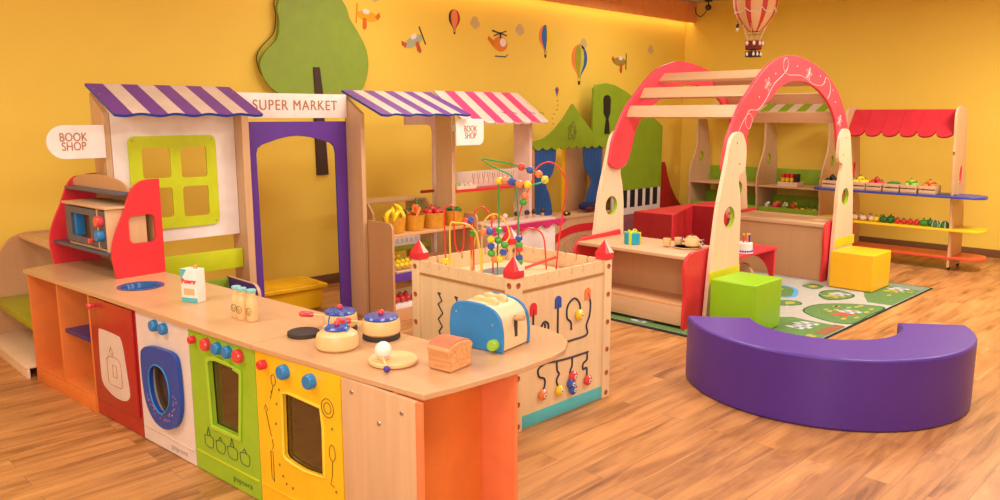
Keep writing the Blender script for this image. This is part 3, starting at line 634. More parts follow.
def deco(y):
    g = G()
    def L_(pts): g.tube(smooth([(a-ox, y, b) for a, b in pts], 6), .0025, ink_w, 5)
    L_([(5.22,1.15),(5.24,1.30),(5.31,1.42),(5.41,1.50),(5.47,1.46),(5.43,1.39),(5.37,1.43),(5.41,1.52),(5.55,1.53),(5.66,1.60),(5.78,1.72),(5.93,1.80),(6.00,1.86),(5.98,1.92),(5.93,1.91),(5.93,1.84),(6.02,1.80),(6.25,1.80),(6.48,1.74),(6.66,1.74),(6.72,1.80),(6.80,1.76),(6.82,1.68),(6.78,1.63)])
    for cx, cz, k in ((5.68, 1.72, 1), (6.38, 1.82, 1), (7.06, 1.44, 1)):
        for q in range(5):
            a = q*1.257; L_([(cx, cz), (cx+.035*cos(a-.3), cz+.035*sin(a-.3)), (cx+.05*cos(a), cz+.05*sin(a)), (cx+.035*cos(a+.3), cz+.035*sin(a+.3)), (cx, cz)])
    for cx, cz in ((5.33,1.30),(5.56,1.62),(5.80,1.80),(6.16,1.87),(6.60,1.81),(6.94,1.60),(7.17,1.32),(6.88,1.70)): g.ball((cx-ox, y, cz), .007, ink_w, (1, .4, 1), 8)
    return g
for nm, ya, yb, dec in (('near', NY+.0155, NY+.041, NY+.0145), ('far', FY-.041, FY-.0155, FY-.042)):
    a = G().prism(ring, 'xz', ya-oy, yb-oy, pinkred).build('arch', t, bevel=.004)
    if nm == 'near': deco(dec-oy).build('white_swirls', a)
post = [(-.225, 0),(-.185,.42),(-.155,.60),(-.12,.82),(-.085,.95),(-.045,1.08),(-.015,1.18),(.02,1.30),(.06,1.35),(.12,1.37),(.17,1.365),(.21,1.33),(.245,1.27),(.255,1.18),(.25,1.12),(.22,1.08),(.165,1.06),(.16,1.01),(.185,.93),(.21,.78),(.215,.60),(.23,.30),(.24,0)]
def postg(cx, y, flip):
    pp = [(cx-ox+flip*a, b) for a, b in post[:1]]+[(cx-ox+flip*p[0], p[1]) for p in smooth([(a, b, 0) for a, b in post], 4)][1:-1]+[(cx-ox+flip*post[-1][0], 0)]
    h = ell(cx-ox+flip*.045, .760, .078, .078, 24)
    g = G().prism(pp, 'xz', y-.015-oy, y+.015-oy, pale, holes=[h])
    g.box(cx-ox-.2, cx-ox+.23, y-.018-oy, y-.0152-oy, .30, .385, lime_y, 0)
    for a, b in ((.11, 1.29), (.16, 1.14), (.04, .38)): g.ball((cx-ox+flip*a, y-.0155-oy, b), .007, slate, (1, .4, 1), 8)
    # green painted lining of the hole
    n = len(h); k = g.mi(lime2)
    for i in range(n):
        p, q = h[i], h[(i+1) % n]; c = (cx-ox+flip*.045, .760)
        s_ = lambda v: (c[0]+(v[0]-c[0])*.985, c[1]+(v[1]-c[1])*.985)
        f = g.face([(s_(p)[0], y-.0152-oy, s_(p)[1]), (s_(q)[0], y-.0152-oy, s_(q)[1]), (s_(q)[0], y+.0152-oy, s_(q)[1]), (s_(p)[0], y+.0152-oy, s_(p)[1])], lime2)
    return g
for cx, y, fl in ((5.10, NY, 1), (7.28, NY, -1), (5.10, FY, 1), (7.28, FY, -1)):
    postg(cx, y, fl).build('post', t)
for (x, z, ang) in ((5.315, 1.515, 66), (5.50, 1.665, 56), (5.78, 1.80, 40), (6.66, 1.775, -40), (6.90, 1.635, -60), (7.06, 1.47, -75)):
    M = Matrix.Translation((x-ox, 0, z)) @ Matrix.Rotation(-radians(ang), 4, 'Y')
    G().box(-.05, .05, -.50, .50, -.012, .012, slat_m, .003, M=M).build('slat', t)

# ------------------------------------------------------------ play desk (left side of the pavilion)
t = thing('play_desk', 'low wooden play desk with red end panels between the left pavilion posts', 'desk', (4.92, 3.39, .0098))
G().box(-.20, .36, -.475, .475, .495, .52, beech_y, .004).build('desk_top', t)
for s in (-1, 1):
    ep = [(-.215, 0)]+[p[:2] for p in smooth([(-.215,.10,0),(-.207,.25,0),(-.222,.36,0),(-.22,.47,0),(-.17,.525,0),(-.1,.545,0),(.15,.55,0),(.36,.56,0)], 4)]+[(.37, .50), (.37, 0)]
    G().prism(ep, 'xz', s*.49-.012, s*.49+.012, red).build('end_panel', t, bevel=.005)
G().box(.08, .10, -.477, .477, .03, .494, tan, .002).build('back_panel', t)
G().box(-.20, .08, -.477, .477, .155, .175, tan_x, .003).build('lower_shelf', t)
G().box(-.205, -.187, -.477, .477, .022, .155, beech_y, .003).build('plinth', t)
# things on the desk
t = thing('toy_gift', 'turquoise cylindrical toy gift tied with lime ribbon on the play desk', 'toy gift', (4.93, 3.50, .5305))
G().cyl((0, 0, 0), .062, .088, paint('turquoise', (26, 160, 186), .4), n=28, bev=.05).build('box', t)
g = G()
for a in range(4):
    an = a*pi/2+.35; M = Matrix.Rotation(an, 4, 'Z'); g.box(-.011, .011, -.0645, -.060, 0, .09, lime, .001, M=M); g.box(-.011, .011, -.0645, 0, .088, .092, lime, .001, M=M)
for s in (-1, 1): g.tube(smooth([(0, 0, .09), (s*.03, .01, .106), (s*.05, 0, .1), (s*.03, -.01, .092), (0, 0, .092)], 5), .005, lime, 6)
g.build('ribbon', t)
tag(G().cyl((0, 0, 0), .10, .008, tan, n=30).lathe([(.094, .008), (.10, .013), (.104, .008)], (0, 0, 0), tan, 30).build('serving_tray', loc=(5.06, 3.10, .5305)).__class__ and bpy.data.objects['serving_tray'], 'round wooden tray under the toy teapot and cups on the play desk', 'tray')
for i, (x, y, lb) in enumerate(((4.99, 3.24, 'plain wooden toy cup at the front left of the tea tray'), (5.08, 3.20, 'plain wooden toy cup behind the other cup, next to the teapot'))):
    t = thing('toy_cup', lb, 'toy cup', (x, y-.01, .5445))
    G().lathe([(0, 0), (.026, 0), (.030, .01), (.030, .05), (.026, .052), (.024, .012), (0, .012)], (0, 0, 0), bottle_m, 20).build('body', t)
    G().tube([(.028, 0, .04), (.045, 0, .035), (.045, 0, .02), (.028, 0, .012)], .004, bblu, 6).build('handle', t)
t = thing('toy_teapot', 'round wooden toy teapot on the tray on the play desk', 'toy teapot', (5.06, 3.06, .5445))
G().lathe([(0, 0), (.045, 0), (.055, .012), (.055, .05), (.045, .068), (0, .070)], (0, 0, 0), bottle_m, 24).build('body', t)
G().lathe([(0, .07), (.036, .07), (.034, .078), (0, .080)], (0, 0, 0), bottle_m, 20).ball((0, 0, .086), .008, slate).build('lid', t)
G().tube([(.0, -.05, .055), (.01, -.075, .055), (.01, -.08, .03), (0, -.05, .02)], .005, bottle_m, 6).build('handle', t)
g = G()
for a, b in ((-.085, .055), (-.085, .025)): g.ball((.01, a, b), .009, bblu)
g.build('blue_beads', t)
G().tube([(0, .05, .03), (0, .075, .05)], [.01, .006], bottle_m, 8).ball((0, .08, .054), .008, bblu).build('spout', t)

# right-hand bench / chest of the pavilion
t = thing('storage_chest', 'long low wooden chest with red end panels between the right pavilion posts', 'chest', (7.30, 3.39, .0098))
G().box(-.25, .25, -.475, .475, .0, .49, tan, .003).build('chest_body', t)
G().box(-.28, .26, -.476, .476, .491, .525, beech_y, .008).build('chest_lid', t)
for s in (-1, 1):
    ep = [(-.295, 0)]+[p[:2] for p in smooth([(-.295,.10,0),(-.285,.25,0),(-.30,.36,0),(-.295,.47,0),(-.25,.535,0),(-.1,.545,0),(.15,.55,0),(.30,.55,0)], 4)]+[(.34, .50), (.34, 0)]
    G().prism(ep, 'xz', s*.49-.012, s*.49+.012, red).build('end_panel', t, bevel=.005)
# small red table with toy cake
t = thing('small_table', 'small red table with curved legs holding the toy cake', 'table', (6.18, 3.29, .0098))
G().box(-.33, .33, -.20, .20, .335, .36, red_soft, .005).build('table_top', t)
for s in (-1, 1):
    lg = [(-.19, 0), (-.15, 0)]+[(-.15+.15-.15*cos(a), .20*sin(a)+.06) for a in [radians(q) for q in range(0, 91, 15)]]+[(.0+.15-.15*cos(a), .06+.20*sin(a)) for a in [radians(q) for q in range(90, 181, 15)]]+[(.15+0, 0), (.19, 0), (.19, .334), (-.19, .334)]
    G().prism(lg, 'yz', s*.31-.012, s*.31+.012, red_soft).build('leg_board', t, bevel=.003)
tag(G().prism(ell(0, .11, .09, .11, 20, 0, pi)+[(-.09, 0), (.09, 0)], 'yz', -.02, .02, beech).build('wooden_arch_block', loc=(6.3, 3.29, .0095), bevel=.003), 'small wooden arched block on the floor under the red table', 'block')
t = thing('toy_cake', 'white round toy cake with blue trim and three coloured candles', 'toy cake', (6.03, 3.15, .370))
G().cyl((0, 0, .012), .065, .075, white, n=30, bev=.08).build('cake', t)
g = G().cyl((0, 0, 0), .072, .010, white, n=30)
for i in range(20): g.ball((.066*cos(i*pi/10), .066*sin(i*pi/10), .018), .009, bblu, n=8)
g.build('blue_trim', t)
for i, (a, b, m_) in enumerate(((-.022, .0, bred), (.002, -.02, borg), (.022, -.03, paint('candle_violet', (92, 60, 150), .4)))):
    q = G().cyl((a, b, .088), .0075, .06, m_, n=10).build('candle', t); G().ball((a, b, .155), .007, byel, (1, 1, 1.5), 8).build('flame', q)

# ------------------------------------------------------------ cubes & bench
t = G().box(-.20, .20, -.17, .17, 0, .355, vinyl_g, .014).build('cube_seat', loc=(5.09, 2.63, .0115)); tag(t, 'lime green padded cube seat in front of the pavilion post', 'cube seat')
t = G().box(-.20, .20, -.185, .185, 0, .32, vinyl_y, .014).build('cube_seat', loc=(7.06, 2.585, .0115)); tag(t, 'yellow padded cube seat at the right pavilion post', 'cube seat')
ang0, ang1 = radians(-53), radians(-233)
c = (4.345, 1.768); Ro, Ri, hb = .748, .392, .362
NS = 64; op = [(Ro*cos(ang0+(ang1-ang0)*i/NS), Ro*sin(ang0+(ang1-ang0)*i/NS)) for i in range(NS+1)]; ip = [(Ri*cos(ang1+(ang0-ang1)*i/NS), Ri*sin(ang1+(ang0-ang1)*i/NS)) for i in range(NS+1)]
t = G().prism(op+ip, 'xy', 0, hb, vinyl_p).build('curved_bench', loc=(c[0], c[1], 0), bevel=.012); tag(t, 'purple vinyl half-ring bench on the wooden floor in the foreground', 'bench')

# ------------------------------------------------------------ rug
t = thing('play_rug', 'green children\'s play rug printed with light roads and little houses', 'rug', (0, 0, 0))
g = G().box(4.60, 7.46, 2.10, 4.02, 0, .008, rug_edge, .002).box(4.635, 7.445, 2.115, 4.005, .0081, .0088, rug_road, 0)
def blob(pts, m, z, sm=True):
    q = [p[:2] for p in smooth([(a, b, 0) for a, b in pts], 5, True)] if sm else pts
    g.prism(q, 'xy', .0088, z, m)
blob([(4.64, 2.12), (5.60, 2.12), (5.60, 2.40), (5.62, 2.52), (5.50, 2.62), (5.2, 2.66), (4.64, 2.64)], rug_g, .0094, False)
blob([(4.64, 2.72), (4.95, 2.75), (5.0, 3.2), (4.9, 3.7), (4.64, 3.99)], rug_g, .0094, False)
el = [(5.84,2.54),(6.09,2.57),(6.27,2.47),(6.40,2.28),(6.40,2.125),(6.05,2.12),(5.72,2.12),(5.68,2.31)]
blob(el, rug_dg, .0092); blob([(6.04+(a-6.04)*.96, 2.33+(b-2.33)*.94) for a, b in el], rug_g, .0096)
for pts in ([(6.47,2.69),(6.67,2.73),(6.78,2.64),(6.68,2.47),(6.50,2.46),(6.35,2.56)], [(6.73,2.95),(6.88,2.92),(6.84,2.80),(6.67,2.81)], [(6.06,2.83),(6.14,2.72),(6.04,2.64),(5.90,2.74)]):
    cx = sum(p[0] for p in pts)/len(pts); cy = sum(p[1] for p in pts)/len(pts)
    blob(pts, rug_dg, .0092); blob([(cx+(a-cx)*.88, cy+(b-cy)*.88) for a, b in pts], rug_g, .0096); blob([(cx+(a-cx)*.45, cy+(b-cy)*.4) for a, b in pts], rug_y, .0100)
blob([(6.52, 2.12), (7.44, 2.12), (7.44, 3.0), (7.1, 2.9), (6.95, 2.5), (6.70, 2.40), (6.50, 2.30)], rug_g, .0094, False)
blob([(6.63,3.09),(6.58,2.93),(6.42,2.84),(6.26,2.80),(6.15,2.90),(6.1,3.2),(6.4,3.3)], rug_b, .0092); blob([(6.60,3.07),(6.54,2.94),(6.38,2.87),(6.26,2.84),(6.18,2.92),(6.13,3.2),(6.4,3.26)], rug_g, .0096)
random.seed(3)
for (x0, x1, y0, y1, n) in ((4.7, 5.5, 2.15, 2.55, 9), (5.75, 6.35, 2.16, 2.45, 14), (6.6, 7.4, 2.15, 2.35, 9), (7.05, 7.4, 2.4, 2.8, 6), (4.68, 4.9, 2.8, 3.8, 9), (6.2, 6.5, 2.9, 3.2, 5)):
    for i in range(n):
        a, b = random.uniform(x0, x1), random.uniform(y0, y1); blob([(p, q) for p, q in ell(a, b, .035, .018, 8)], rug_y, .0102, False)
for (a, b, m_) in ((6.00, 2.28, rug_r), (5.42, 2.36, rug_w), (6.56, 2.58, rug_y), (7.12, 2.30, rug_y), (4.78, 3.25, rug_w)):
    for k in range(4):
        u, v = a-.10+.06*k, b-.03*(k % 2)
        blob([(u, v-.05), (u+.05, v-.05), (u+.05, v+.05), (u+.025, v+.09), (u, v+.05)], m_ if k < 2 else rug_w, .0106, False)
        blob([(u+.012, v-.02), (u+.035, v-.02), (u+.035, v+.02), (u+.012, v+.02)], slate, .0108, False)
blob([(5.3, 2.13), (5.62, 2.13), (5.62, 2.20), (5.3, 2.22)], paint('rug_brown', (150, 96, 66), .95, .1), .0104, False)
blob([(7.25, 2.13), (7.42, 2.13), (7.42, 2.40), (7.25, 2.40)], paint('rug_greygreen', (128, 138, 120), .95, .1), .0104, False)
for yy in (2.70, 3.3): # dashed centre lines of the road
    for k in range(16): blob([(4.98+.15*k, yy), (5.05+.15*k, yy), (5.05+.15*k, yy+.008), (4.98+.15*k, yy+.008)], rug_w, .0094, False)
rug_o = g.build('rug')
rug_o.name = 'play_rug_mesh'
bpy.data.objects.remove(t); rug_o.name = 'play_rug'; tag(rug_o, "green children's play rug printed with light roads and little houses", 'rug')

# ------------------------------------------------------------ activity castle
CX, CY, CW, CD = 2.560, 2.470, .745, .75
t = thing('activity_castle', 'wooden castle activity centre with red tower roofs and bead maze', 'activity centre', (CX, CY, 0))
pw = .060; capm = paint('screw_cap_rust', (170, 82, 50), .5)
for i, (x, y) in enumerate(((0, 0), (CW-pw, 0), (0, CD-pw), (CW-pw, CD-pw))):
    p = G().box(x, x+pw, y, y+pw, 0, .755, pine, .004).build('corner_post', t)
    g = G()
    for z in ((.71, .56, .41, .26, .13, .02) if True else ()):
        for f_ in range(2):
            if f_ == 0: g.lathe([(.0135, 0), (.014, -.0014), (.009, -.0016), (.0085, -.0004)], (x+pw/2, y-.0003, z+.01), capm, 16, 'y')
            else: g.lathe([(.0135, 0), (.014, -.0014), (.009, -.0016), (.0085, -.0004)], (x-.0003, y+pw/2, z+.01), capm, 16, 'x')
    into(p, g)
    e = .005; a0, a1, b0, b1 = x-e, x+pw+e, y-e, y+pw+e; cx, cy = x+pw/2, y+pw/2
    g = G(); z0, z1, zt = .756, .790, .858
    g.box(a0, a1, b0, b1, z0, z1, red, .002)
    q = .006
    g.face([(a0, b0, z1), (cx, b0, z1), (cx, cy, zt)], red); g.face([(cx, b0, z1), (a1, b0, z1), (cx, cy, zt)], cream); g.face([(a1, b0, z1), (a1, b1, z1), (cx, cy, zt)], cream); g.face([(a1, b1, z1), (a0, b1, z1), (cx, cy, zt)], red); g.face([(a0, b1, z1), (a0, b0, z1), (cx, cy, zt)], red)
    g.build('tower_roof', t)
def battlement(L_, z0, zt, n):
    pts = [(0, z0), (L_, z0), (L_, zt)]; step = L_/n
    for i in range(n):
        xr = L_-i*step
        pts += [(xr-step+.017, zt), (xr-step+.017, zt-.036), (xr-step+.003, zt-.036), (xr-step+.003, zt)] if i < n-1 else [(0, zt)]
    return pts
bl = CW-2*pw
# front (right-hand visible) panel with teal strip
fr_ = G().prism([(a+pw, b) for a, b in battlement(bl, .0, .752, 7)], 'xz', .012, .026, pine).build('front_panel', t)
G().box(pw+.001, CW-pw-.001, .006, .0118, .678, .690, pine_dk, .001).build('groove', fr_)
G().box(pw+.001, CW-pw-.001, .007, .0118, .004, .068, teal, .001).build('teal_strip', t)
G().prism([(a+pw, b) for a, b in battlement(bl, .0, .752, 7)], 'xz', CD-.026, CD-.012, pine).build('rear_panel', t)
bd = CD-2*pw
sp = G().prism([(a+pw, b) for a, b in battlement(bd, .0, .752, 8)], 'yz', .012, .026, pine).build('side_panel', t)
G().box(.006, .0118, pw+.001, CD-pw-.001, .678, .690, pine_dk, .001).build('groove', sp)
G().prism([(a+pw, b) for a, b in battlement(bd, .0, .752, 8)], 'yz', CW-.026, CW-.012, pine).build('side_panel', t)
G().box(.027, CW-.027, .027, CD-.027, .655, .668, pine_x, .001).build('top_board', t)
g = G()
for a, b, r_ in ((.16, .20, .07), (.45, .16, .06), (.40, .50, .10)): g.prism(ell(a, b, r_*1.3, r_*.9, 20), 'xy', .6681, .6692, grey)
g.build('grey_inlays', t)
# maze tracks on the front
def track(pts, r=.0055): return G().tube(smooth([(a-CX, .0105, b) for a, b in pts], 4), r, ink_d, 6)
g = track([(2.705,.585),(2.705,.47)]); g.build('slider_track', t)
track([(2.79,.50),(2.79,.44)]).build('slider_track', t)
track([(2.885,.585),(2.885,.42)]).build('slider_track', t)
track([(2.99,.43),(2.985,.47),(2.955,.50),(2.96,.56),(3.01,.59),(3.05,.56),(3.06,.52)]).build('slider_track', t)
track([(2.77,.45),(2.765,.49),(2.79,.51),(2.815,.49),(2.81,.45)]).build('slider_track', t)
track([(3.115,.60),(3.14,.55),(3.135,.48),(3.11,.43),(3.115,.38),(3.0,.375),(2.90,.375)]).build('slider_track', t)
track([(3.13,.285),(3.0,.285),(2.88,.29),(2.80,.30)]).build('slider_track', t)
track([(2.80,.30),(2.745,.28),(2.75,.24),(2.79,.22),(2.79,.18),(2.76,.15)]).build('slider_track', t)
track([(2.88,.29),(2.885,.24),(2.90,.22),(2.88,.19),(2.895,.15)]).build('slider_track', t)
track([(3.0,.285),(3.0,.24),(2.985,.21),(3.0,.16)]).build('slider_track', t)
track([(3.12,.285),(3.12,.245),(3.09,.23),(3.09,.20),(3.12,.20),(3.12,.16)]).build('slider_track', t)
def badge(x, z, m, w_=.023, h_=.038):
    G().prism([(x-CX-w_, z-h_), (x-CX+w_, z-h_)]+[(x-CX+w_*cos(a), z+w_*sin(a)) for a in [radians(q) for q in range(0, 181, 20)]], 'xz', .0065, .0118, m).build('slot_badge', t)
badge(2.705, .595, red); badge(2.885, .60, bblu); badge(3.115, .605, borg)
def slider(x, z, m, r_=.028):
    b = G().lathe([(0, -.022), (r_*.6, -.020), (r_, -.010), (r_, .0), (r_*.5, .008), (0, .008)], (x-CX, .006, z), m, 18, 'y').build('slider_bead', t)
    G().lathe([(0, -.0015), (r_*.38, -.001), (r_*.38, 0)], (x-CX, -.0162, z), white, 12, 'y').ball((x-CX, -.018, z), r_*.15, ink_d, n=8).build('bead_face', b)
for x, z, m_ in ((3.045, .50, byel), (2.77, .145, borg), (2.895, .135, byel), (3.0, .185, bred), (2.985, .15, bblu), (3.0, .115, bblu), (3.12, .135, bred)): slider(x, z, m_)
# zig-zag tracks on the left face
for y0 in (3.0, 2.87, 2.74):
    pts = [(y0, .60), (y0+.02, .605), (y0-.01, .565), (y0+.02, .5445), (y0-.015, .50), (y0+.02, .465), (y0-.01, .43), (y0+.015, .40), (y0-.01, .36)]
    G().tube([(.0105, a-CY, b) for a, b in pts], .0045, ink_d, 6).build('slider_track', t)
# bead maze wires
def wire(pts, m, beads, br=.019, closed=False):
    P = smooth([(a-CX, b-CY, c_) for a, b, c_ in pts], 10, closed)
    w_ = G().tube(P, .0042, m, 8, closed).build('wire', t)
    for q, bm_, kind in beads:
        i = min(int(q*(len(P)-1)), len(P)-2); p = Vector(P[i]); d = (Vector(P[i+1])-p).normalized(); R = d.to_track_quat('Z', 'Y').to_matrix().to_4x4()
        g = G(); M = Matrix.Translation(p) @ R
        if kind == 'b': g.ball((0, 0, 0), br, bm_, (1, 1, .92), 16, M=M)
        else: g.lathe([(br*.55, -br*.8), (br*.95, -br*.5), (br*.95, br*.5), (br*.55, br*.8)], (0, 0, 0), bm_, 16, M=M)
        g.build('bead', t)
wires_todo = []
Y_, R_, B_, G_, O_ = byel, bred, bblu, bgrn, borg
def wire3(pts, m, beads, ball_mask=None):
    P = smooth([(a-CX, b-CY, c_) for a, b, c_ in pts], 10)
    G().tube(P, .0042, m, 8).build('wire', t)
    for (x, y, z, bm_, kind) in beads:
        q = Vector((x-CX, y-CY, z)); i = min(range(len(P)-1), key=lambda k: (Vector(P[k])-q).length)
        p = Vector(P[i]); d = (Vector(P[i+1])-p).normalized(); M = Matrix.Translation(p) @ d.to_track_quat('Z', 'Y').to_matrix().to_4x4(); r = .0205
        g = G()
        if kind: g.ball((0, 0, 0), r, bm_, (1, 1, .95), 18, M=M)
        else: g.lathe([(r*.5, -r*.75), (r*.92, -r*.5), (r*.92, r*.5), (r*.5, r*.75)], (0, 0, 0), bm_, 18, M=M)
        g.build('bead', t)
wire3([(2.851,2.869,.669),(2.851,2.869,0.798),(2.856,2.864,0.929),(2.846,2.854,1.122),(2.828,2.832,1.171),(2.815,2.745,1.174),(2.827,2.673,1.163),(2.901,2.649,1.162),(3.012,2.688,1.178),(3.043,2.807,1.213),(3.013,2.937,1.245),(2.952,3.028,1.264),(2.908,3.042,1.270),(2.877,2.973,1.251),(2.900,2.900,1.219),(2.927,2.853,1.195),(2.943,2.837,1.148),(2.952,2.828,1.086),(2.958,2.822,0.960),(2.960,2.820,0.865),(2.963,2.817,.669)], wire_g,
  [(2.826,2.834,1.176,Y_,1),(2.818,2.782,1.174,O_,1),(2.817,2.733,1.167,B_,0),(2.825,2.685,1.164,O_,1),(2.854,2.656,1.161,Y_,1),(3.028,2.872,1.222,R_,1),(3.045,2.815,1.211,B_,1),(3.03,2.753,1.189,O_,1),(2.99,2.69,1.18,Y_,0),(2.856,2.864,0.919,G_,0),(2.853,2.867,0.861,G_,1),(2.960,2.820,0.865,B_,0),(2.960,2.820,0.833,G_,1),(2.961,2.819,0.802,R_,0),(2.961,2.819,0.770,B_,0),(2.963,2.817,0.743,G_,1)])
wire3([(3.163,2.737,0.669),(3.173,2.727,0.841),(3.187,2.713,1.003),(3.196,2.704,1.151),(3.155,2.725,1.233),(3.107,2.753,1.258),(3.056,2.784,1.228),(3.028,2.792,1.156),(2.988,2.812,1.063),(2.975,2.841,0.948),(2.99,2.86,0.826),(2.99,2.87,0.669)], wire_r, [(2.983,2.817,1.085,O_,1),(2.99,2.812,1.05,G_,1)])
wire3([(2.633,3.027,0.669),(2.631,3.029,0.868),(2.630,3.030,1.013),(2.643,3.017,1.043),(2.661,2.999,1.033),(2.664,2.996,0.920),(2.670,2.990,0.826),(2.685,2.975,0.806),(2.697,2.963,0.837),(2.700,2.960,0.930),(2.707,2.953,0.966),(2.722,2.938,0.971),(2.738,2.928,0.946),(2.752,2.948,0.900),(2.755,2.945,0.669)], wire_r, [(2.637,3.023,0.753,Y_,0),(2.700,2.955,0.966,R_,1),(2.726,2.937,0.975,B_,0),(2.752,2.948,0.900,G_,0)])
wire3([(2.820,3.030,0.669),(2.816,3.034,0.874),(2.828,3.022,0.986),(2.858,2.992,1.023),(2.888,2.962,0.980),(2.895,2.955,0.890),(2.899,2.951,0.669)], wire_r, [])
wire3([(2.733,2.867,0.669),(2.728,2.872,0.813),(2.714,2.886,0.911),(2.686,2.914,0.952),(2.643,2.957,0.962),(2.621,2.979,0.936),(2.625,2.979,0.669)], wire_y, [])
wire3([(2.764,2.986,0.669),(2.772,2.948,0.888),(2.792,2.908,0.905),(2.814,2.886,0.905),(2.817,2.883,0.837),(2.821,2.879,0.780),(2.843,2.857,0.759),(2.861,2.839,0.795),(2.868,2.832,0.843),(2.910,2.840,0.884),(2.908,2.872,0.955),(2.878,2.922,0.990),(2.841,2.959,0.948),(2.833,2.967,0.852),(2.833,2.967,0.669)], wire_y,
  [(2.785,2.91,0.905,O_,1),(2.812,2.886,0.907,B_,1),(2.817,2.883,0.868,Y_,1),(2.817,2.883,0.832,B_,0),(2.819,2.881,0.795,G_,1),(2.830,2.868,0.764,O_,1),(2.850,2.848,0.764,Y_,1),(2.863,2.836,0.800,B_,0),(2.868,2.830,0.836,G_,1)])
wire3([(3.077,2.923,0.669),(3.077,2.923,0.830),(3.092,2.908,0.885),(3.134,2.866,0.891),(3.168,2.832,0.841),(3.179,2.821,0.669)], wire_r, [])
G().tube([(3.09-CX, 2.90-CY, .676), (3.225-CX, 2.79-CY, .735)], .008, wire_r, 8).build('red_rod', t)

# ------------------------------------------------------------ play kitchen row (own axes: x along the fronts, y into depth)
KO = Vector((1.20, 4.95, 0)); KA = atan2(-1, .08); KM = Matrix.Translation(KO) @ Matrix.Rotation(KA, 4, 'Z')
def kt(name, label, cat, lx, ly=0, z=0, rz=0, group=None):
    p = KM @ Vector((lx, ly, z))
    if z > .6499: p.x *= .990; p.y *= .990
    return thing(name, label, cat, p, KA+rz, group)
KD, KH = .42, .628
# worktop
wp = [(.0, -.022), (1.5, -.018), (3.15, .028), (3.175, .14), (3.212, .42), (3.215, .60), (3.20, .70), (3.15, .79), (3.08, .85), (2.98, .89), (2.86, .90), (2.76, .885), (2.73, .86), (2.73, .462), (.35, .462), (.33, .44), (-.13, .44), (-.08, .22)]
t = kt('worktop', 'long beech worktop of the play kitchen with a rounded peninsula end', 'worktop', 0, 0, .6285)
cutx = 2.262; wl = [q for q in wp if q[0] < cutx]; wr = [q for q in wp if q[0] > cutx]
G().prism([wl[0], wl[1], (cutx-.0006, -.0155), (cutx-.0006, .462)]+wl[2:], 'xy', 0, .0205, worktop_m, holes=[ell(.935, .20, .098, .098, 32)]).build('board', t, bevel=.003)
G().prism([(cutx+.0006, -.0155)]+wr+[(cutx+.0006, .462)], 'xy', 0, .0205, worktop_m).build('board', t, bevel=.003)
t = kt('kitchen_sink', 'round blue sink bowl set into the worktop beside the microwave stand', 'sink', .935, .20, .60)
G().lathe([(.0, .006), (.06, .008), (.085, .024), (.092, .049), (.110, .0502), (.110, .053), (.098, .0535), (.091, .050), (.082, .026), (.056, .013), (0, .012)], (0, 0, 0), paint('sink_blue', (30, 84, 140), .25), 40).build('bowl', t)
G().lathe([(0, .0121), (.012, .013), (.013, .0145), (0, .015)], (0, 0, 0), steel, 16).build('drain', t)
# open orange unit
t = kt('open_shelf_unit', 'open orange shelf unit with a purple shelf at the far end of the kitchen', 'shelf unit', 0)
for x in (0, .385, .775): G().box(x, x+.018, .0 if x else -.004, KD, .0, KH, orange, .002).build('upright_panel', t)
G().box(.0185, .7745, KD-.012, KD, .05, KH-.001, orange, 0).build('back_panel', t)
G().box(.0185, .7745, .0, KD-.0125, .075, .09, orange, .002).build('bottom_board', t)
G().box(.0185, .7745, -.003, .014, .0, .0745, orange, .002).build('plinth', t)
G().box(.4035, .7745, .02, KD-.0125, .352, .372, paint('shaded_purple_board', (66, 48, 112), .4), .003).build('purple_shelf', t)  # purple made darker in the colour itself to give the shade inside the unit
def unit(name, label, x0, x1, m, cat='play appliance', hole=None, edge_m=None):
    t = kt(name, label, cat, x0); W = x1-x0-.002
    g = G().box(.0, W, .019, KD, .0, .014, m, 0).box(0, .014, .019, KD, .0145, KH, m, 0).box(W-.014, W, .019, KD, .0145, KH, m, 0).box(.0145, W-.0145, KD-.012, KD, .0145, KH, m, 0)
    g.build('carcass', t)
    pf = G().prism([(.0, .004), (W, .004), (W, KH), (0, KH)], 'xz', .003, .0185, m, holes=[hole] if hole else []); f = pf.build('front_panel', t)
    return t, f, W
# red cupboard
t, f, W = unit('red_cupboard', 'dark red cupboard with a cream bottle-shaped patch under the sink', .795, 1.285, dred, 'cupboard')
d = G().box(.018, W-.018, -.008, .0025, .092, KH-.012, dred, .004).build('door', t)
G().prism([p[:2] for p in smooth([(a, b, 0) for a, b in [(.112,.455),(.13,.47),(.31,.468),(.345,.452),(.366,.40),(.385,.28),(.398,.205),(.385,.17),(.33,.148),(.24,.146),(.16,.165),(.105,.20),(.098,.30),(.104,.40)]], 4, True)], 'xz', -.0112, -.0085, cream).build('cream_patch', d)
g = G()
for pts in ([(.215,.37),(.235,.40),(.255,.37),(.245,.355),(.235,.37)], [(.18,.33),(.18,.22),(.20,.205),(.31,.205),(.33,.22),(.33,.33),(.30,.35),(.21,.35),(.18,.33)], [(.24,.25),(.28,.25),(.28,.31),(.24,.31),(.24,.25)]): g.tube([(a, -.0118, b) for a, b in pts], .0018, letter, 5)
g.build('engraving', d)
G().lathe([(0, -.034), (.014, -.032), (.016, -.024), (.009, -.016), (.008, 0), (0, 0)], (.080, -.0085, .58), bred, 20, 'y').build('door_knob', d)
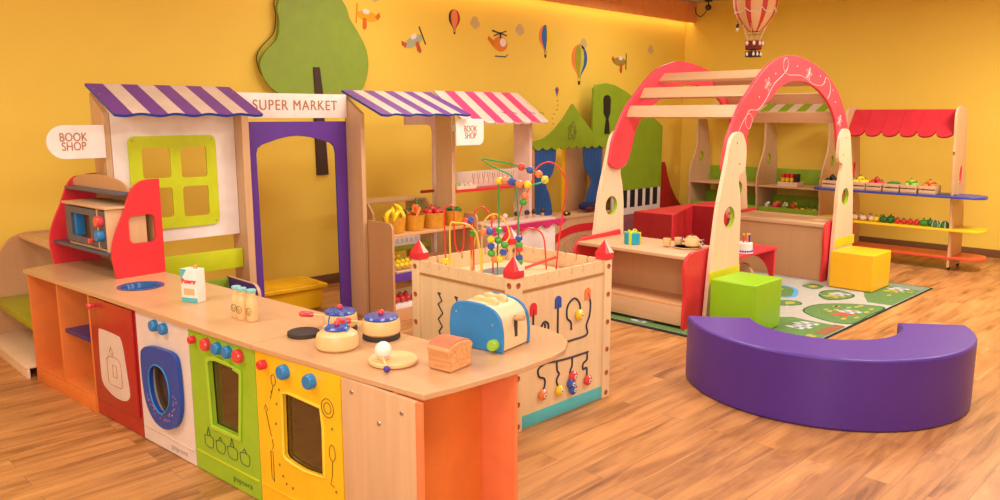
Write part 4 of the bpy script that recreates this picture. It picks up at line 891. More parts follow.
# washing machine
hole = [p[:2] for p in smooth([(a-1.287, b, 0) for a, b in [(1.415,.355),(1.47,.405),(1.545,.40),(1.585,.35),(1.59,.265),(1.54,.20),(1.475,.19),(1.42,.25)]], 5, True)]
hole = [(a+.012, b) for a, b in hole]; washer_w = paint('washer_white', (228, 210, 196), .35); hc = (.228, .298)
t, f, W = unit('washing_machine', 'white toy washing machine with a big blue porthole door', 1.287, 1.762, washer_w, hole=[(hc[0]+(a-hc[0])*1.25, hc[1]+(b-hc[1])*1.2) for a, b in hole])
dd = [p[:2] for p in smooth([(a-1.287, b, 0) for a, b in [(1.335,.42),(1.365,.462),(1.44,.485),(1.57,.492),(1.665,.488),(1.70,.455),(1.712,.35),(1.705,.24),(1.66,.165),(1.585,.128),(1.50,.118),(1.42,.14),(1.36,.20),(1.335,.30)]], 5, True)]; dd = [(.237+(a-.237)*.90, b) for a, b in dd]
d = G().prism(dd, 'xz', -.020, -.0015, dblue, holes=[hole]).build('porthole_door', t, bevel=.003)
c0 = (.225, .29)
ring_in = [(c0[0]+(a-c0[0])*1.0, c0[1]+(b-c0[1])*1.0) for a, b in hole]
G().tube([(a, -.021, b) for a, b in ring_in], .004, blue, 8, True).build('rim', d)
g = G(); random.seed(5)
for k in range(34):
    a = radians(200+170*k/34+random.uniform(-3, 3)); r_ = random.uniform(.115, .145); g.ball((c0[0]+.01+r_*cos(a)*1.0, -.0205, c0[1]+r_*sin(a)*.92), .0035, ink_or, (1, .4, 1), 6)
g.build('painted_dots', d)
G().box(.05, W-.05, .019, .024, .15, .47, dglass, 0).build('drum_glass', t)
G().box(.012, W-.012, -.0005, .0028, .066, .073, cream, .001).build('base_line', t)
for x in (.190, .275): G().lathe([(0, -.026), (.022, -.025), (.0255, -.020), (.0255, 0), (0, 0)], (x, .0028, .582), blue, 26, 'y').build('control_knob', t)
text('popcorn', .036, t, paint('faint_print', (186, 160, 150), .5), (.33, .002, .036), ext=.001, space=1.15)
# green oven
hole = [(a-1.764, b) for a, b in [(1.915,.50),(1.935,.515),(1.975,.522),(2.06,.520),(2.148,.505),(2.150,.495),(2.122,.238),(1.925,.236)]]
t, f, W = unit('green_oven', 'lime green toy oven with a tapered window and five round knobs', 1.764, 2.258, lime2, hole=hole)
fr_o = [(c_[0]+(a-c_[0])*1.12, c_[1]+(b-c_[1])*1.12) for c_ in [(.27, .38)] for a, b in hole]
G().prism(fr_o, 'xz', -.006, .0025, paint('oven_green_light', (170, 206, 52), .35), holes=[hole]).build('window_surround', t, bevel=.002)
G().box(.06, W-.06, .022, .028, .16, .56, dglass, 0).build('glass', t)
G().box(.012, W-.012, -.0005, .0028, .083, .090, lime, .001).build('base_line', t)
for i, (x, m_, r_) in enumerate(((.045, red, .016), (.152, bred, .026), (.237, blue, .025), (.315, blue, .025), (.393, bred, .027))):
    G().lathe([(0, -.026), (r_*.86, -.025), (r_, -.020), (r_, 0), (0, 0)], (x, .0028, .580), m_, 26, 'y').build('control_knob', t)
g = G()
for i, (x, w_) in enumerate(((.115, .034), (.205, .034), (.295, .036), (.385, .034))):
    z = .125; g.tube(smooth([(x-w_, .002, z+.045), (x-w_*.9, .002, z+.01), (x-w_*.4, .002, z), (x+w_*.4, .002, z), (x+w_*.9, .002, z+.01), (x+w_, .002, z+.045), (x, .002, z+.052), (x-w_, .002, z+.045)], 4), .0014, ink_d, 5)
    g.tube([(x-.012, .002, z+.055), (x, .002, z+(.09 if i in (0, 2) else .07)), (x+.012, .002, z+.055)], .0017, ink_d, 5)
into(f, g)
text('popcorn', .036, t, paint('faint_green_print', (104, 120, 40), .5), (.36, .002, .044), ext=.001, space=1.15)
# yellow oven
hole = [p[:2] for p in [(a-2.262, b) for a, b in [(2.43,.492),(2.47,.502),(2.662,.494),(2.672,.42),(2.668,.235),(2.60,.228),(2.55,.224),(2.49,.228),(2.44,.236),(2.425,.25)]]]
t, f, W = unit('yellow_oven', 'yellow toy oven with curved window and engraved kitchen tools', 2.260, 2.772, yellow, hole=hole)
G().tube([(a, .001, b) for a, b in hole], .006, paint('yellow_rim', (250, 206, 60), .35), 8, True).build('window_rim', t)
G().box(.06, W-.06, .022, .028, .15, .56, dglass, 0).build('glass', t)
G().box(.012, W-.012, -.0005, .0028, .083, .090, yellow, .001).build('base_line', t)
for i, (x, m_, r_) in enumerate(((.062, red, .018), (.195, blue, .0275), (.353, blue, .0275))):
    G().lathe([(0, -.028), (r_*.86, -.027), (r_, -.021), (r_, 0), (0, 0)], (x, .0028, .580), m_, 26, 'y').build('control_knob', t)
g = G()
def dr(pts, r_=.0014): g.tube([(a, .002, b) for a, b in pts], r_, ink, 5)
dr(ell(.115, .53, .014, .022, 14)+[ell(.115, .53, .014, .022, 14)[0]]); dr([(.112, .508), (.09, .45)])
dr([(.055, .40), (.085, .30)]); dr([(.045, .40), (.055, .42), (.07, .40)]); dr([(.09, .29), (.094, .265), (.088, .25)]); dr([(.075, .24), (.075, .13), (.09, .12), (.09, .24), (.075, .24)])
dr(ell(.437, .50, .034, .034, 20)+[(.471, .50)]); dr(ell(.437, .50, .02, .02, 16)+[(.457, .50)])
dr(ell(.455, .34, .017, .030, 14)+[(.472, .34)]); dr([(.455, .31), (.45, .25), (.44, .22), (.46, .215)])
dr(ell(.445, .10, .02, .009, 12)+[(.465, .10)]); dr([(.428, .10), (.43, .07), (.46, .07), (.463, .10)])
for a, b in ((.15,.50),(.16,.47),(.13,.44),(.12,.36),(.13,.20),(.15,.16),(.17,.135),(.21,.13),(.40,.42),(.46,.43),(.40,.35),(.47,.20),(.45,.15),(.47,.14),(.10,.48)): dr(ell(a, b, .004, .004, 8))
into(f, g)
text('popcorn', .036, t, paint('faint_yellow_print', (180, 140, 30), .5), (.38, .002, .044), ext=.001, space=1.15)
# end cabinet with orange recess (peninsula)
t = kt('end_cabinet', 'end cabinet of the kitchen with wooden side and orange open recess', 'cabinet', 2.776)
G().box(.0, .362, .003, .019, .0, KH, beech, .002).build('front_panel', t)
for x, z in ((.055, .59), (.30, .578), (.19, .515), (.30, .18), (.06, .18)): G().lathe([(0, -.004), (.007, -.003), (.008, 0), (0, 0)], (x, .0028, z), steel, 12, 'y').build('bolt', t)
G().box(.345, .362, .0195, .10, .0, KH, peach, .002).build('edge_strip', t) if False else None
G().box(.363, .384, .001, .018, .0, KH, peach, .002).build('front_edge', t)
G().box(.240, .254, .0195, .43, .0, KH, orange, .002).build('recess_back', t)
G().box(.2405, .408, .4305, .448, .0, KH, peach, .002).build('recess_side', t)
G().box(.384, .408, .4, .43, .0, KH, peach, .002).build('x', t) if False else None
G().box(-.0, .24, .4305, .448, .0, KH, tan, .002).build('rear_panel', t)
# microwave stand
t = kt('microwave_stand', 'red sided microwave stand with arched wooden back on the worktop', 'stand', -.02, 0, .6498)
sp_ = [(.20, 0), (.192, .06), (.185, .12), (.195, .19), (.225, .27), (.257, .335), (.282, .40), (.305, .45), (.335, .487), (.375, .507), (.42, .512)]
def sd(): return [p[:2] for p in smooth([(a, b, 0) for a, b in sp_], 4)]+[(bk_y, .512), (bk_y, 0)]
bk_y = .465; G().prism(sd(), 'yz', .672, .690, red, holes=[rrect(.283, .425, .175, .325, .03)]).build('side_panel', t, bevel=.002)
bk_y = .437; G().prism([(a-(.04 if a < .36 else 0), b) for a, b in sd()], 'yz', -.040, -.022, red).build('side_panel', t, bevel=.002)
bk = [(-.021, 0), (-.021, .431), (.67, .431), (.67, 0)]
G().prism(bk, 'xz', .425, .437, tan).build('back_panel', t)
bk = [(-.021, .4485), (-.021, .46)]+[(.31-.355*cos(radians(q)), .46+.065*sin(radians(q))) for q in range(10, 171, 10)]+[(.67, .46), (.67, .4485)]
G().prism([(max(-.021, min(.67, a)), b) for a, b in bk], 'xz', .30, .312, tan).build('arched_fascia', t)
G().box(-.0215, .6715, .25, .424, .432, .448, slate, .003).build('upper_shelf', t)
G().box(-.0215, .6715, .165, .424, .122, .140, slate, .003).build('lower_shelf', t)
t = kt('toy_microwave', 'wooden toy microwave with grey door on the red stand', 'toy microwave', .082, .195, .7900); t.scale = (.925, 1, 1)
G().box(0, .5475, .012, .21, 0, .012, beech_x, .002).build('base_board', t)
G().box(-.02, .575, -.008, .215, .225, .238, beech_x, .003).build('top_board', t)
G().box(0, .012, .012, .21, .0125, .2215, beech, .001).build('side_board', t); G().box(.548, .56, .0, .21, .0, .2215, beech, .001).build('side_board', t)
dd = G().prism(rrect(.006, .435, .02, .215, .004), 'xz', 0, .0115, slate, holes=[rrect(.085, .345, .055, .18, .012)]).build('door', t)
G().lathe([(0, -.03), (.014, -.028), (.015, -.014), (.006, -.012), (.006, 0), (0, 0)], (.385, -.0, .05), bred, 18, 'y').build('door_knob', dd)
G().box(.085, .115, .012, .06, .05, .185, blue, .003).build('blue_hinge_block', t)
G().box(.455, .545, 0, .0115, .02, .215, slate, .001).build('control_panel', t); G().box(.438, .452, .0, .0115, .0125, .2215, beech, .001).build('divider', t)
for z, m_ in ((.162, bred), (.085, blue)): G().lathe([(0, -.034), (.026, -.033), (.029, -.026), (.029, 0), (0, 0)], (.50, -.0005, z), m_, 24, 'y').build('dial', t)

# ---- items on the worktop (top at z = .650)
WT = .6500
t = kt('detergent_carton', 'white and teal box of washing powder standing on the worktop', 'carton', 1.412, .225, WT, radians(20))
G().box(-.045, .045, -.028, .028, 0, .155, white, .002).build('carton', t)
G().box(-.0452, .0452, -.0286, -.0281, .001, .022, teal, 0).prism([(-.0445, .100), (-.01, .154), (-.0445, .154)], 'xz', -.0288, -.0282, teal).build('printed_bands', t)
text('Power', .031, t, bred, (0, -.0290, .098), bold=.0012)
G().box(-.03, .03, -.0289, -.0283, .035, .065, cloud_m, 0).build('printed_picture', t)
G().cyl((.02, 0, .155), .009, .018, tan, n=14).build('spout', t)
for i, (x, y, lb) in enumerate(((1.827, .198, 'wooden milk bottle with mint cap, farthest of the three'), (1.877, .193, 'wooden milk bottle with mint cap, middle of the three'), (1.937, .201, 'wooden milk bottle with mint cap, nearest of the three'))):
    t = kt('milk_bottle', lb, 'toy bottle', x, y, WT, radians(42))
    G().lathe([(0, 0), (.022, 0), (.024, .004), (.024, .078), (.021, .090), (.0165, .105), (.0165, .122), (0, .122)], (0, 0, 0), bottle_m, 24).build('body', t)
    G().cyl((0, 0, .1222), .020, .013, mintc, n=24).build('cap', t)
    g = G(); g.tube([(.0105*cos(a)-.008, -.0236, .045+.016*sin(a)) for a in [2*pi*k/12 for k in range(12)]], .0012, ink, 4, True); g.tube([(-.014, -.0236, .05), (-.008, -.0243, .035), (-.002, -.0243, .05)], .001, ink, 4); g.build('label_drawing', t)
def ring_plate(label, x, y, r, h=.018): 
    t = kt('hob_plate', label, 'hob plate', x, y, WT); G().lathe([(0, 0), (r, 0), (r+.001, .002), (r, h-.002), (r-.003, h), (r*.62, h), (r*.60, h-.001), (0, h-.001)], (0, 0, 0), char, 40).build('plate', t)
ring_plate('dark round hob plate lying bare beside the kettle', 2.286, .208, .062)
ring_plate('dark round hob plate under the rightmost blue-lidded pot', 2.545, .386, .072)
ring_plate('dark round hob plate beneath the rear pot with the red handle', 2.335, .352, .066)
# kettle
t = kt('toy_kettle', 'low round wooden kettle with blue lid and looping blue handle, nearest the edge', 'toy kettle', 2.522, .190, WT)
G().lathe([(0, 0), (.070, 0), (.078, .008), (.080, .035), (.074, .055), (.058, .066), (.04, .071), (0, .071)], (0, 0, 0), bottle_m, 40).build('body', t)
l = G().lathe([(0, .0712), (.046, .0712), (.048, .076), (.040, .082), (0, .083)], (0, 0, 0), potblue, 36).build('lid', t)
G().ball((0, 0, .092), .012, bred).build('lid_knob', l)
G().tube([(-.05, .0, .062)]+[(.055*cos(a), .004, .075+.066*sin(a)) for a in [radians(q) for q in range(175, -1, -12)]]+[(.05, 0, .062)], .0028, blue, 8).build('handle', t)
G().lathe([(.011, 0), (.013, .02), (.008, .035), (0, .036)], (0, 0, 0), bottle_m, 16, 'z', Matrix.Translation((-.07, .02, .04)) @ Matrix.Rotation(radians(-60), 4, 'Y')).build('spout', t)
def pot(label, x, y, z, r, h, handles):
    t = kt('toy_pot', label, 'toy pot', x, y, z)
    G().lathe([(0, 0), (r*.9, 0), (r, .008), (r*1.02, h*.5), (r*.98, h-.004), (r*.95, h), (0, h)], (0, 0, 0), bottle_m, 40).build('body', t)
    l = G().lathe([(0, h+.0003), (r*.88, h+.0003), (r*.92, h+.006), (r*.86, h+.013), (0, h+.017)], (0, 0, 0), potblue, 36).build('lid', t)
    G().ball((0, 0, h+.025), .012, bred).build('lid_knob', l)
    for a in handles:
        M = Matrix.Translation((0, 0, h*.72)) @ Matrix.Rotation(a, 4, 'Z')
        hd = G().tube([(r*.98, 0, 0), (r+.05, 0, .004)], .0045, bottle_m, 8, M=M).build('handle_stem', t)
        G().lathe([(.008, 0), (.0115, .006), (.012, .05), (.008, .058), (0, .059)], (0, 0, 0), bred, 16, 'z', M @ Matrix.Translation((r+.045, 0, .004)) @ Matrix.Rotation(radians(90), 4, 'Y')).build('handle_grip', t)
pot('wooden pot with blue lid and red stick handle, behind the kettle', 2.335, .352, WT+.018, .067, .052, (radians(212),))
pot('wooden pot with blue lid, rightmost on the hob, its red handle pointing to the kettle', 2.545, .386, WT+.018, .073, .058, (radians(216),))
# cutting board with egg cup
t = kt('round_board', 'small round wooden board with raised rim, holding the white egg', 'board', 2.817, .203, WT)
G().lathe([(0, 0), (.080, 0), (.086, .005), (.086, .014), (.081, .018), (.072, .014), (0, .013)], (0, 0, 0), bottle_m, 40).build('disc', t)
t = kt('toy_egg', 'white toy egg sitting on the round wooden board', 'toy food', 2.797, .175, WT+.0135)
G().ball((0, 0, .034), .030, white, (1, 1, 1)).build('shell', t)
G().lathe([(0, 0), (.018, 0), (.022, .008), (.02, .010), (0, .006)], (0, 0, 0), bottle_m, 20).build('cup', t)
t = kt('stirring_spoon', 'short wooden stick with a violet knob at the edge of the round board', 'toy spoon', 2.885, .112, WT+.022)
G().tube([(-.07, .045, .004), (0, 0, -.007)], .005, bottle_m, 8).build('stick', t); G().ball((.003, -.002, -.009), .012, paint('violet_knob', (70, 50, 140), .3)).build('knob', t)
# bread loaf
t = kt('toy_bread_loaf', 'wooden toy bread loaf with reddish crust on the worktop by the toaster', 'toy food', 3.003, .298, WT, radians(4)); t.scale = (1.1, 1.1, 1.15)
pf = [(-.052, 0), (.052, 0), (.055, .055)]+[(.060*cos(a), .065+.022*sin(a)) for a in [radians(q) for q in range(-8, 189, 14)]]+[(-.055, .055)]
crust = wood('bread_wood', (222, 160, 104), 0, .3, scale=3)
G().prism(pf, 'yz', -.045, .045, crust).build('loaf', t, bevel=.006)
G().prism([(.056*cos(a), .068+.0235*sin(a)) for a in [radians(q) for q in range(-5, 186, 10)]], 'yz', -.043, .043, paint('crust_red', (206, 112, 72), .5)).build('crust', t, bevel=.003)
# toaster
t = kt('toy_toaster', 'blue-sided wooden toy toaster with bread slices near the peninsula end', 'toy toaster', 2.92, .605, WT, radians(6))
tp = [(-.118, 0), (.118, 0), (.120, .06), (.108, .125), (.075, .158), (.03, .172), (-.03, .176), (-.085, .168), (-.115, .14), (-.124, .08)]
tpp = [p[:2] for p in smooth([(a, b, 0) for a, b in tp[1:]], 4)]+[(-.122, .04), (-.118, 0)]
G().prism(tpp, 'xz', -.093, -.081, blue).build('side_plate', t, bevel=.004)
G().prism(tpp, 'xz', .081, .093, blue).build('side_plate', t, bevel=.004)
G().prism([(a*.96, .004+b*.95) for a, b in tpp], 'xz', -.0805, .0805, pine_x).build('body', t, bevel=.004)
for yy in (-.03, .03): G().prism([(-.050, .10), (-.056, .170), (-.046, .184), (-.025, .188), (-.008, .183), (.008, .183), (.025, .188), (.046, .184), (.056, .170), (.050, .10)], 'xz', yy-.012, yy+.012, bottle_m).build('bread_slice', t, bevel=.004)
G().box(.1125, .1165, -.009, .009, .045, .125, char, 0).build('lever_slot', t)
G().tube([(.112, 0, .115), (.150, .0, .120)], .011, tan, 12).build('lever', t)
G().lathe([(0, -.026), (.018, -.025), (.021, -.018), (.021, 0), (0, 0)], (.085, -.0935, .030), vlg, 22, 'y').build('timer_knob', t)
g = G()
for a, b in ((-.09, .13), (.075, .10), (-.07, .02), (.10, .03)): g.ball((a, -.0935, b), .004, steel, (1, .5, 1), 8)
g.build('screws', t)

# ------------------------------------------------------------ far-left low cabinet
t = thing('low_corner_shelf', 'pale wooden corner shelf with curved end board and a lime seat shelf, far left', 'shelf unit', (1.35, 5.5, 0))
G().prism([(-.30, 0), (-.30, .33)]+[p[:2] for p in smooth([(-.27, .40, 0), (-.17, .50, 0), (-.09, .60, 0), (-.01, .70, 0), (.08, .735, 0)], 4)]+[(.42, .74), (.42, 0)], 'xz', .38, .40, tan).build('end_board', t, bevel=.004)
G().box(.04, .285, -.44, .379, .705, .725, beech_y, .003).build('top_board', t)
G().box(-.14, .285, -.50, .379, .28, .325, leafg2, .004).build('lime_shelf', t)
G().box(-.20, .285, -.50, .379, .06, .08, pale, .003).build('bottom_shelf', t)
G().box(-.19, -.175, -.50, .379, .0, .06, pale, .002).build('plinth', t)

# ------------------------------------------------------------ right vegetable stall
t = thing('vegetable_stall', 'wooden stall by the right wall with scalloped red roof and blue, yellow and red shelves', 'stall', (8.6, 2.8, 0))
ox2, oy2 = 8.6, 2.8
up_ = [(8.45,.03),(8.445,.30),(8.40,.55),(8.375,.75),(8.35,.95),(8.33,1.08),(8.335,1.13),(8.30,1.16),(8.31,1.20),(8.28,1.40),(8.27,1.51),(8.30,1.565),(8.38,1.59),(8.50,1.58),(8.59,1.54),(8.62,1.40),(8.67,1.16),(8.73,.90),(8.78,.66),(8.82,.35),(8.84,.03)]
for y in (2.26, 3.27):
    G().prism([(a-ox2, b) for a, b in up_], 'xz', y-oy2, y-oy2+.022, beech, holes=[[(a-ox2, b) for a, b in ell(8.555, .93, .035, .09, 20)]]).build('upright', t, bevel=.003)
    g = G().tube([(a-ox2, y-oy2+.011, b) for a, b in ell(8.555, .93, .035, .09, 20)], .0115, red, 8, True); g.build('red_handhole_trim', t)
    for x in (8.50, 8.79): G().lathe([(.0, -.012), (.016, -.012), (.018, 0), (.016, .012), (0, .012)], (x-ox2, y-oy2+.011, .0185), char, 16, 'y').build('castor', t)
def plank(x0, x1, z, m, y0=1.985, y1=3.62, th=.022):
    pts = [(x0-ox2, y1-oy2-.08), (x0-ox2, y0-oy2+.14)]+[p[:2] for p in smooth([(x0-ox2+.01, y0-oy2+.07, 0), (x0-ox2+.07, y0-oy2+.01, 0), (x0-ox2+.16, y0-oy2, 0), (x1-ox2-.06, y0-oy2+.04, 0)], 5)]+[(x1-ox2, y0-oy2+.14), (x1-ox2, y1-oy2-.14)]+[p[:2] for p in smooth([(x1-ox2-.06, y1-oy2-.04, 0), (x0-ox2+.16, y1-oy2, 0), (x0-ox2+.07, y1-oy2-.01, 0)], 5)]
    return G().prism(pts, 'xy', z-th, z, m)
plank(8.30, 8.66, .740, dblue if False else paint('shelf_blue', (58, 68, 150), .35)).build('blue_shelf', t, bevel=.004)
plank(8.38, 8.76, .4145, shelf_yellow).build('yellow_shelf', t, bevel=.004)
plank(8.44, 8.83, .135, paint('shelf_red', (214, 78, 50), .35)).build('red_shelf', t, bevel=.004)
# scalloped canopy
yy0, yy1 = 2.283, 3.268; n = 6; sw = (yy1-yy0)/n
U = Vector((-.19, -.0, -.26)).normalized()
Ld = .315
g = G()
for s_ in (0, 1):
    pass
cred = paint('canopy_red', (196, 40, 50), .45); K = 10; th = Vector((-.0075, 0, .0068)); base = Vector((8.475-ox2, 0, 1.548))
for i in range(n):
    tp_, bt = [], []
    for k in range(K+1):
        q = k/K; y = yy0+sw*(i+q); d = Ld-.055+.06*math.sqrt(max(0, 1-(2*q-1)**2)); tp_.append(base+Vector((0, y-oy2, 0))); bt.append(base+Vector((0, y-oy2, 0))+U*d)
    for k in range(K):
        for h in (1, -1): g.face([tp_[k]+th*h, tp_[k+1]+th*h, bt[k+1]+th*h, bt[k]+th*h], cred)
        g.face([bt[k]+th, bt[k+1]+th, bt[k+1]-th, bt[k]-th], dred); g.face([tp_[k]+th, tp_[k+1]+th, tp_[k+1]-th, tp_[k]-th], cred)
    if i: g.tube([base+Vector((0, yy0+sw*i-oy2, 0))+th, base+Vector((0, yy0+sw*i-oy2, 0))+U*(Ld-.06)+th], .002, dred, 5)
bmesh.ops.remove_doubles(g.bm, verts=g.bm.verts[:], dist=1e-5)
g.build('scalloped_canopy', t)
# trays on the blue shelf
fills = [(3.345, 'round', vd, 'dark aubergine', .03), (3.15, 'pepper', vy, 'yellow pepper', .024), (2.98, 'round', vr, 'red and dark fruit', .03), (2.80, 'cucumber', vg, 'dark green cucumber', .02), (2.62, 'pepper', vlg, 'lime green pepper', .022), (2.445, 'round', vo, 'orange carrot', .022)]
kinds = ['aubergine', 'yellow pepper', 'watermelon', 'cucumber', 'green apple', 'orange']
pos = ['leftmost of the six', 'second from the left', 'third from the left', 'fourth from the left', 'fifth from the left', 'rightmost of the six']
who = ['first', 'second', 'third', 'fourth', 'fifth', 'last']
ordl = [3.44, 3.145, 2.985, 2.82, 2.655, 2.485]
for i, (y, kd) in enumerate(zip(ordl, kinds)):
    tray('slatted_crate', 'small slatted wooden crate on the blue shelf, %s' % pos[i], 8.43, y, .741, .148, .17, .080, beech, 'crate', slats=True, rz=pi/2)
    col = [vd, vy, vr, vg, vlg, vo][i]
    knd = ['round', 'pepper', 'round', 'cucumber', 'round', 'round'][i]
    sp_ = [(8.43+.035*a, y+.033*b, .787) for a, b in ((-1, -1), (-1, 1), (1, -1), (1, 1), (0, 0))]
    sp_[4] = (8.43, y, .82)
    nm = ['toy_aubergine', 'toy_pepper', 'toy_fruit', 'toy_cucumber', 'toy_apple', 'toy_orange'][i]
    scatter(nm, knd, [col], sp_, '%s in the %s crate from the left' % (['dark toy aubergine', 'yellow toy pepper', 'red toy fruit', 'dark green toy cucumber', 'lime toy apple', 'orange toy fruit'][i], who[i]), 'contents of the %s crate' % who[i], 'toy vegetable', [(0, 0, .3), (0, 0, 2)] if knd != 'cucumber' else [(pi/2, 0, .5), (pi/2, 0, 2.1)], 1.3)
scatter('toy_garlic', 'pepper', [vw], [(8.46+.06*(i % 2), 3.19-.042*i, .416) for i in range(5)], 'cream toy garlic bulb at the left of the yellow shelf', 'cream garlic bulbs on the yellow shelf', 'toy vegetable', sc=1.35)
scatter('toy_lemon', 'round', [vy], [(8.46, 2.972, .416), (8.54, 2.95, .416)], 'yellow toy lemon on the yellow shelf between garlic and green peppers', 'lemons on the yellow shelf', 'toy fruit', sc=1.35)
scatter('toy_pepper', 'pepper', [vg], [(8.46, 2.90, .416), (8.46, 2.835, .416), (8.55, 2.86, .416)], 'dark green toy pepper left of the tomatoes on the yellow shelf', 'dark green peppers left of the tomatoes', 'toy vegetable', sc=1.45)
scatter('toy_tomato', 'round', [vr], [(8.46, 2.765-.060*i, .416) for i in range(4)], 'red toy tomato in the row on the yellow shelf', 'tomato row on the yellow shelf', 'toy vegetable', sc=1.28)
scatter('toy_pepper', 'pepper', [paint('veg_mid_green', (56, 140, 50), .3)], [(8.46, 2.52, .416), (8.52, 2.48, .416)], 'bright green toy pepper on the yellow shelf, right of the tomatoes', 'bright green peppers right of the tomatoes', 'toy vegetable', sc=1.45)
def melon(y, lb, rz):
    t = thing('toy_watermelon', lb, 'toy fruit', (8.47, y, .4155), rz)
    G().lathe([(0, 0), (.04, 0), (.045, .02), (.035, .05), (.015, .065), (0, .066)], (0, 0, 0), vg, 16).build('rind', t)
    g = G()
    for a in range(5):
        an = a*pi/2.5; g.tube([(r_*cos(an), r_*sin(an), z) for r_, z in ((.0405, .003), (.0455, .02), (.0355, .05), (.0155, .0655))], .004, cream, 5)
    g.build('pale_stripes', t)
melon(2.42, 'striped toy watermelon on the yellow shelf beside the green peppers', .3)
melon(2.335, 'striped dark toy watermelon at the right end, against the stall upright', 1.0)
tag(G().box(-.03, .03, -.10, .10, 0, .008, slate, .002).build('price_strip', loc=(8.42, 2.345, .741)), 'thin grey strip lying on the blue shelf near the right upright', 'strip')

# ------------------------------------------------------------ back shelves with green bins (right wall)
t = thing('bin_shelf', 'wooden shelf unit with wavy uprights and green bins against the right wall', 'shelf unit', (9.25, 4.70, 0))
oxs, oys = 9.25, 4.7
us = [(9.02,.0),(9.02,.50),(9.0,.62),(9.0,.75),(9.05,.90),(9.12,1.02),(9.16,1.15),(9.15,1.45),(9.38,1.45),(9.44,1.28),(9.50,1.0),(9.54,.70),(9.55,.0)]
usm = [(us[0][0]-oxs, us[0][1])]+[p[:2] for p in smooth([(a-oxs, b, 0) for a, b in us[1:7]], 5)]+[(a-oxs, b) for a, b in us[7:]]
for y in (5.52, 4.58, 3.80):
    G().prism(usm, 'xz', y-oys, y-oys+.022, beech, holes=[[(a-oxs, b) for a, b in ell(9.27, .97, .055, .065, 18)]]).build('upright', t, bevel=.003)
    G().tube([(a-oxs, y-oys+.011, b) for a, b in ell(9.27, .97, .055, .065, 18)], .0115, leafg, 8, True).build('green_handhole_trim', t)
for y0, y1 in ((3.823, 4.579), (4.603, 5.519)):
    G().box(9.02-oxs, 9.52-oxs, y0-oys, y1-oys, .640, .660, beech_y, .003).build('shelf_board', t)
    G().box(9.02-oxs, 9.52-oxs, y0-oys, y1-oys, .235, .255, beech_y, .003).build('shelf_board', t)
    G().box(9.50-oxs, 9.515-oxs, y0-oys, y1-oys, .661, .84, leafg, .002).build('green_back_rail', t)
    G().box(9.02-oxs, 9.52-oxs, y0-oys, y1-oys, .05, .07, beech_y, .003).build('shelf_board', t)
    b = G().box(9.04-oxs, 9.056-oxs, y0-oys+.01, y1-oys-.01, .30, .405, leafg, .003).build('bin', t)
    G().box(9.057-oxs, 9.40-oxs, y0-oys+.01, y1-oys-.01, .335, .347, leafg, .002).build('bin_floor', b)
    G().box(9.40-oxs, 9.415-oxs, y0-oys+.01, y1-oys-.01, .30, .52, leafg, .002).build('bin_back', b)
tray('animal_tray', 'flat wooden tray of little toy animals in the green bin', 9.20, 4.37, .348, .34, .25, .03, beech, rz=pi/2)
random.seed(11)
acol = [white, vy, vr, vw, vlg, vo, tan, vd]; anm = ['white', 'yellow', 'red', 'cream', 'lime', 'orange', 'tan', 'dark']
def animal(m, m2, label, x, y, z, rz):
    t = thing('toy_animal', label, 'toy animal', (x, y, z), rz); t.scale = (1.35,)*3
    g = G().ball((0, 0, .042), .026, m, (1.4, .8, .9), 12).ball((.036, 0, .062), .017, m, n=10).ball((.050, 0, .058), .010, m2, n=8)
    for a in (-1, 1):
        g.ball((.03, a*.012, .078), .006, m2, n=8)
        for b in (-1, 1): g.tube([(b*.022, a*.012, .035), (b*.024, a*.013, 0)], .007, m, 6)
    g.tube([(-.035, 0, .045), (-.05, 0, .03)], .003, m2, 5); g.build('body', t)
    G().ball((-.004, .004, .052), .018, m2, (1, 1.1, .9), 10).build('patch', t)
for i in range(6):
    animal(acol[i], acol[(i+4) % 8], '%s toy animal with %s patches in the tray of the green bin' % (anm[i], anm[(i+4) % 8]), 9.11+.15*(i % 2), 4.49-.055*(i-i % 2)-.03*(i % 2), .356, random.uniform(2.5, 5.5))
tray('fruit_tray', 'flat wooden tray of orange and yellow toy fruit in the green bin', 9.20, 4.02, .348, .30, .25, .03, beech, rz=pi/2)
scatter('toy_orange', 'round', [vo], [(9.12, 4.12, .356), (9.22, 4.09, .356), (9.12, 3.98, .356)], 'orange toy fruit in the fruit tray of the green bin', 'orange fruit in the bin tray', 'toy fruit', sc=1.35)
scatter('toy_lemon', 'round', [vy], [(9.12, 4.05, .356), (9.12, 3.91, .356), (9.21, 4.01, .356)], 'yellow toy fruit in the fruit tray of the green bin', 'yellow fruit in the bin tray', 'toy fruit', sc=1.35)
scatter('toy_apple', 'round', [vlg], [(9.21, 3.93, .356), (9.29, 3.97, .356), (9.29, 4.06, .356)], 'green toy apple in the fruit tray of the green bin', 'green fruit in the bin tray', 'toy fruit', sc=1.35)
tray('block_crate', 'pale wooden crate of upright coloured figures on the upper shelf', 9.13, 4.22, .6605, .24, .18, .055, pale, rz=pi/2, cat='crate')
for i in range(8):
    y = 4.30-.053*(i//2); x = 9.10+.055*(i % 2); c3 = ([vr, vy, vg] if i < 6 else [vd, vd, vr])
    t = thing('stacked_peg', '%s wooden peg in the pale crate, %s row, %s' % (('striped red, yellow and green' if i < 6 else 'dark', ['front', 'back'][i % 2], ['leftmost', 'second from left', 'third from left', 'rightmost'][i//2])), 'toy peg', (x, y, .667), group='striped pegs in the crate' if i < 6 else 'dark pegs in the crate')
    g = G()
    for k in range(3): g.cyl((0, 0, .037*k), .018, .036, c3[2-k], n=14)
    g.build('stack', t); t.scale = (1.3, 1.3, 1.3)
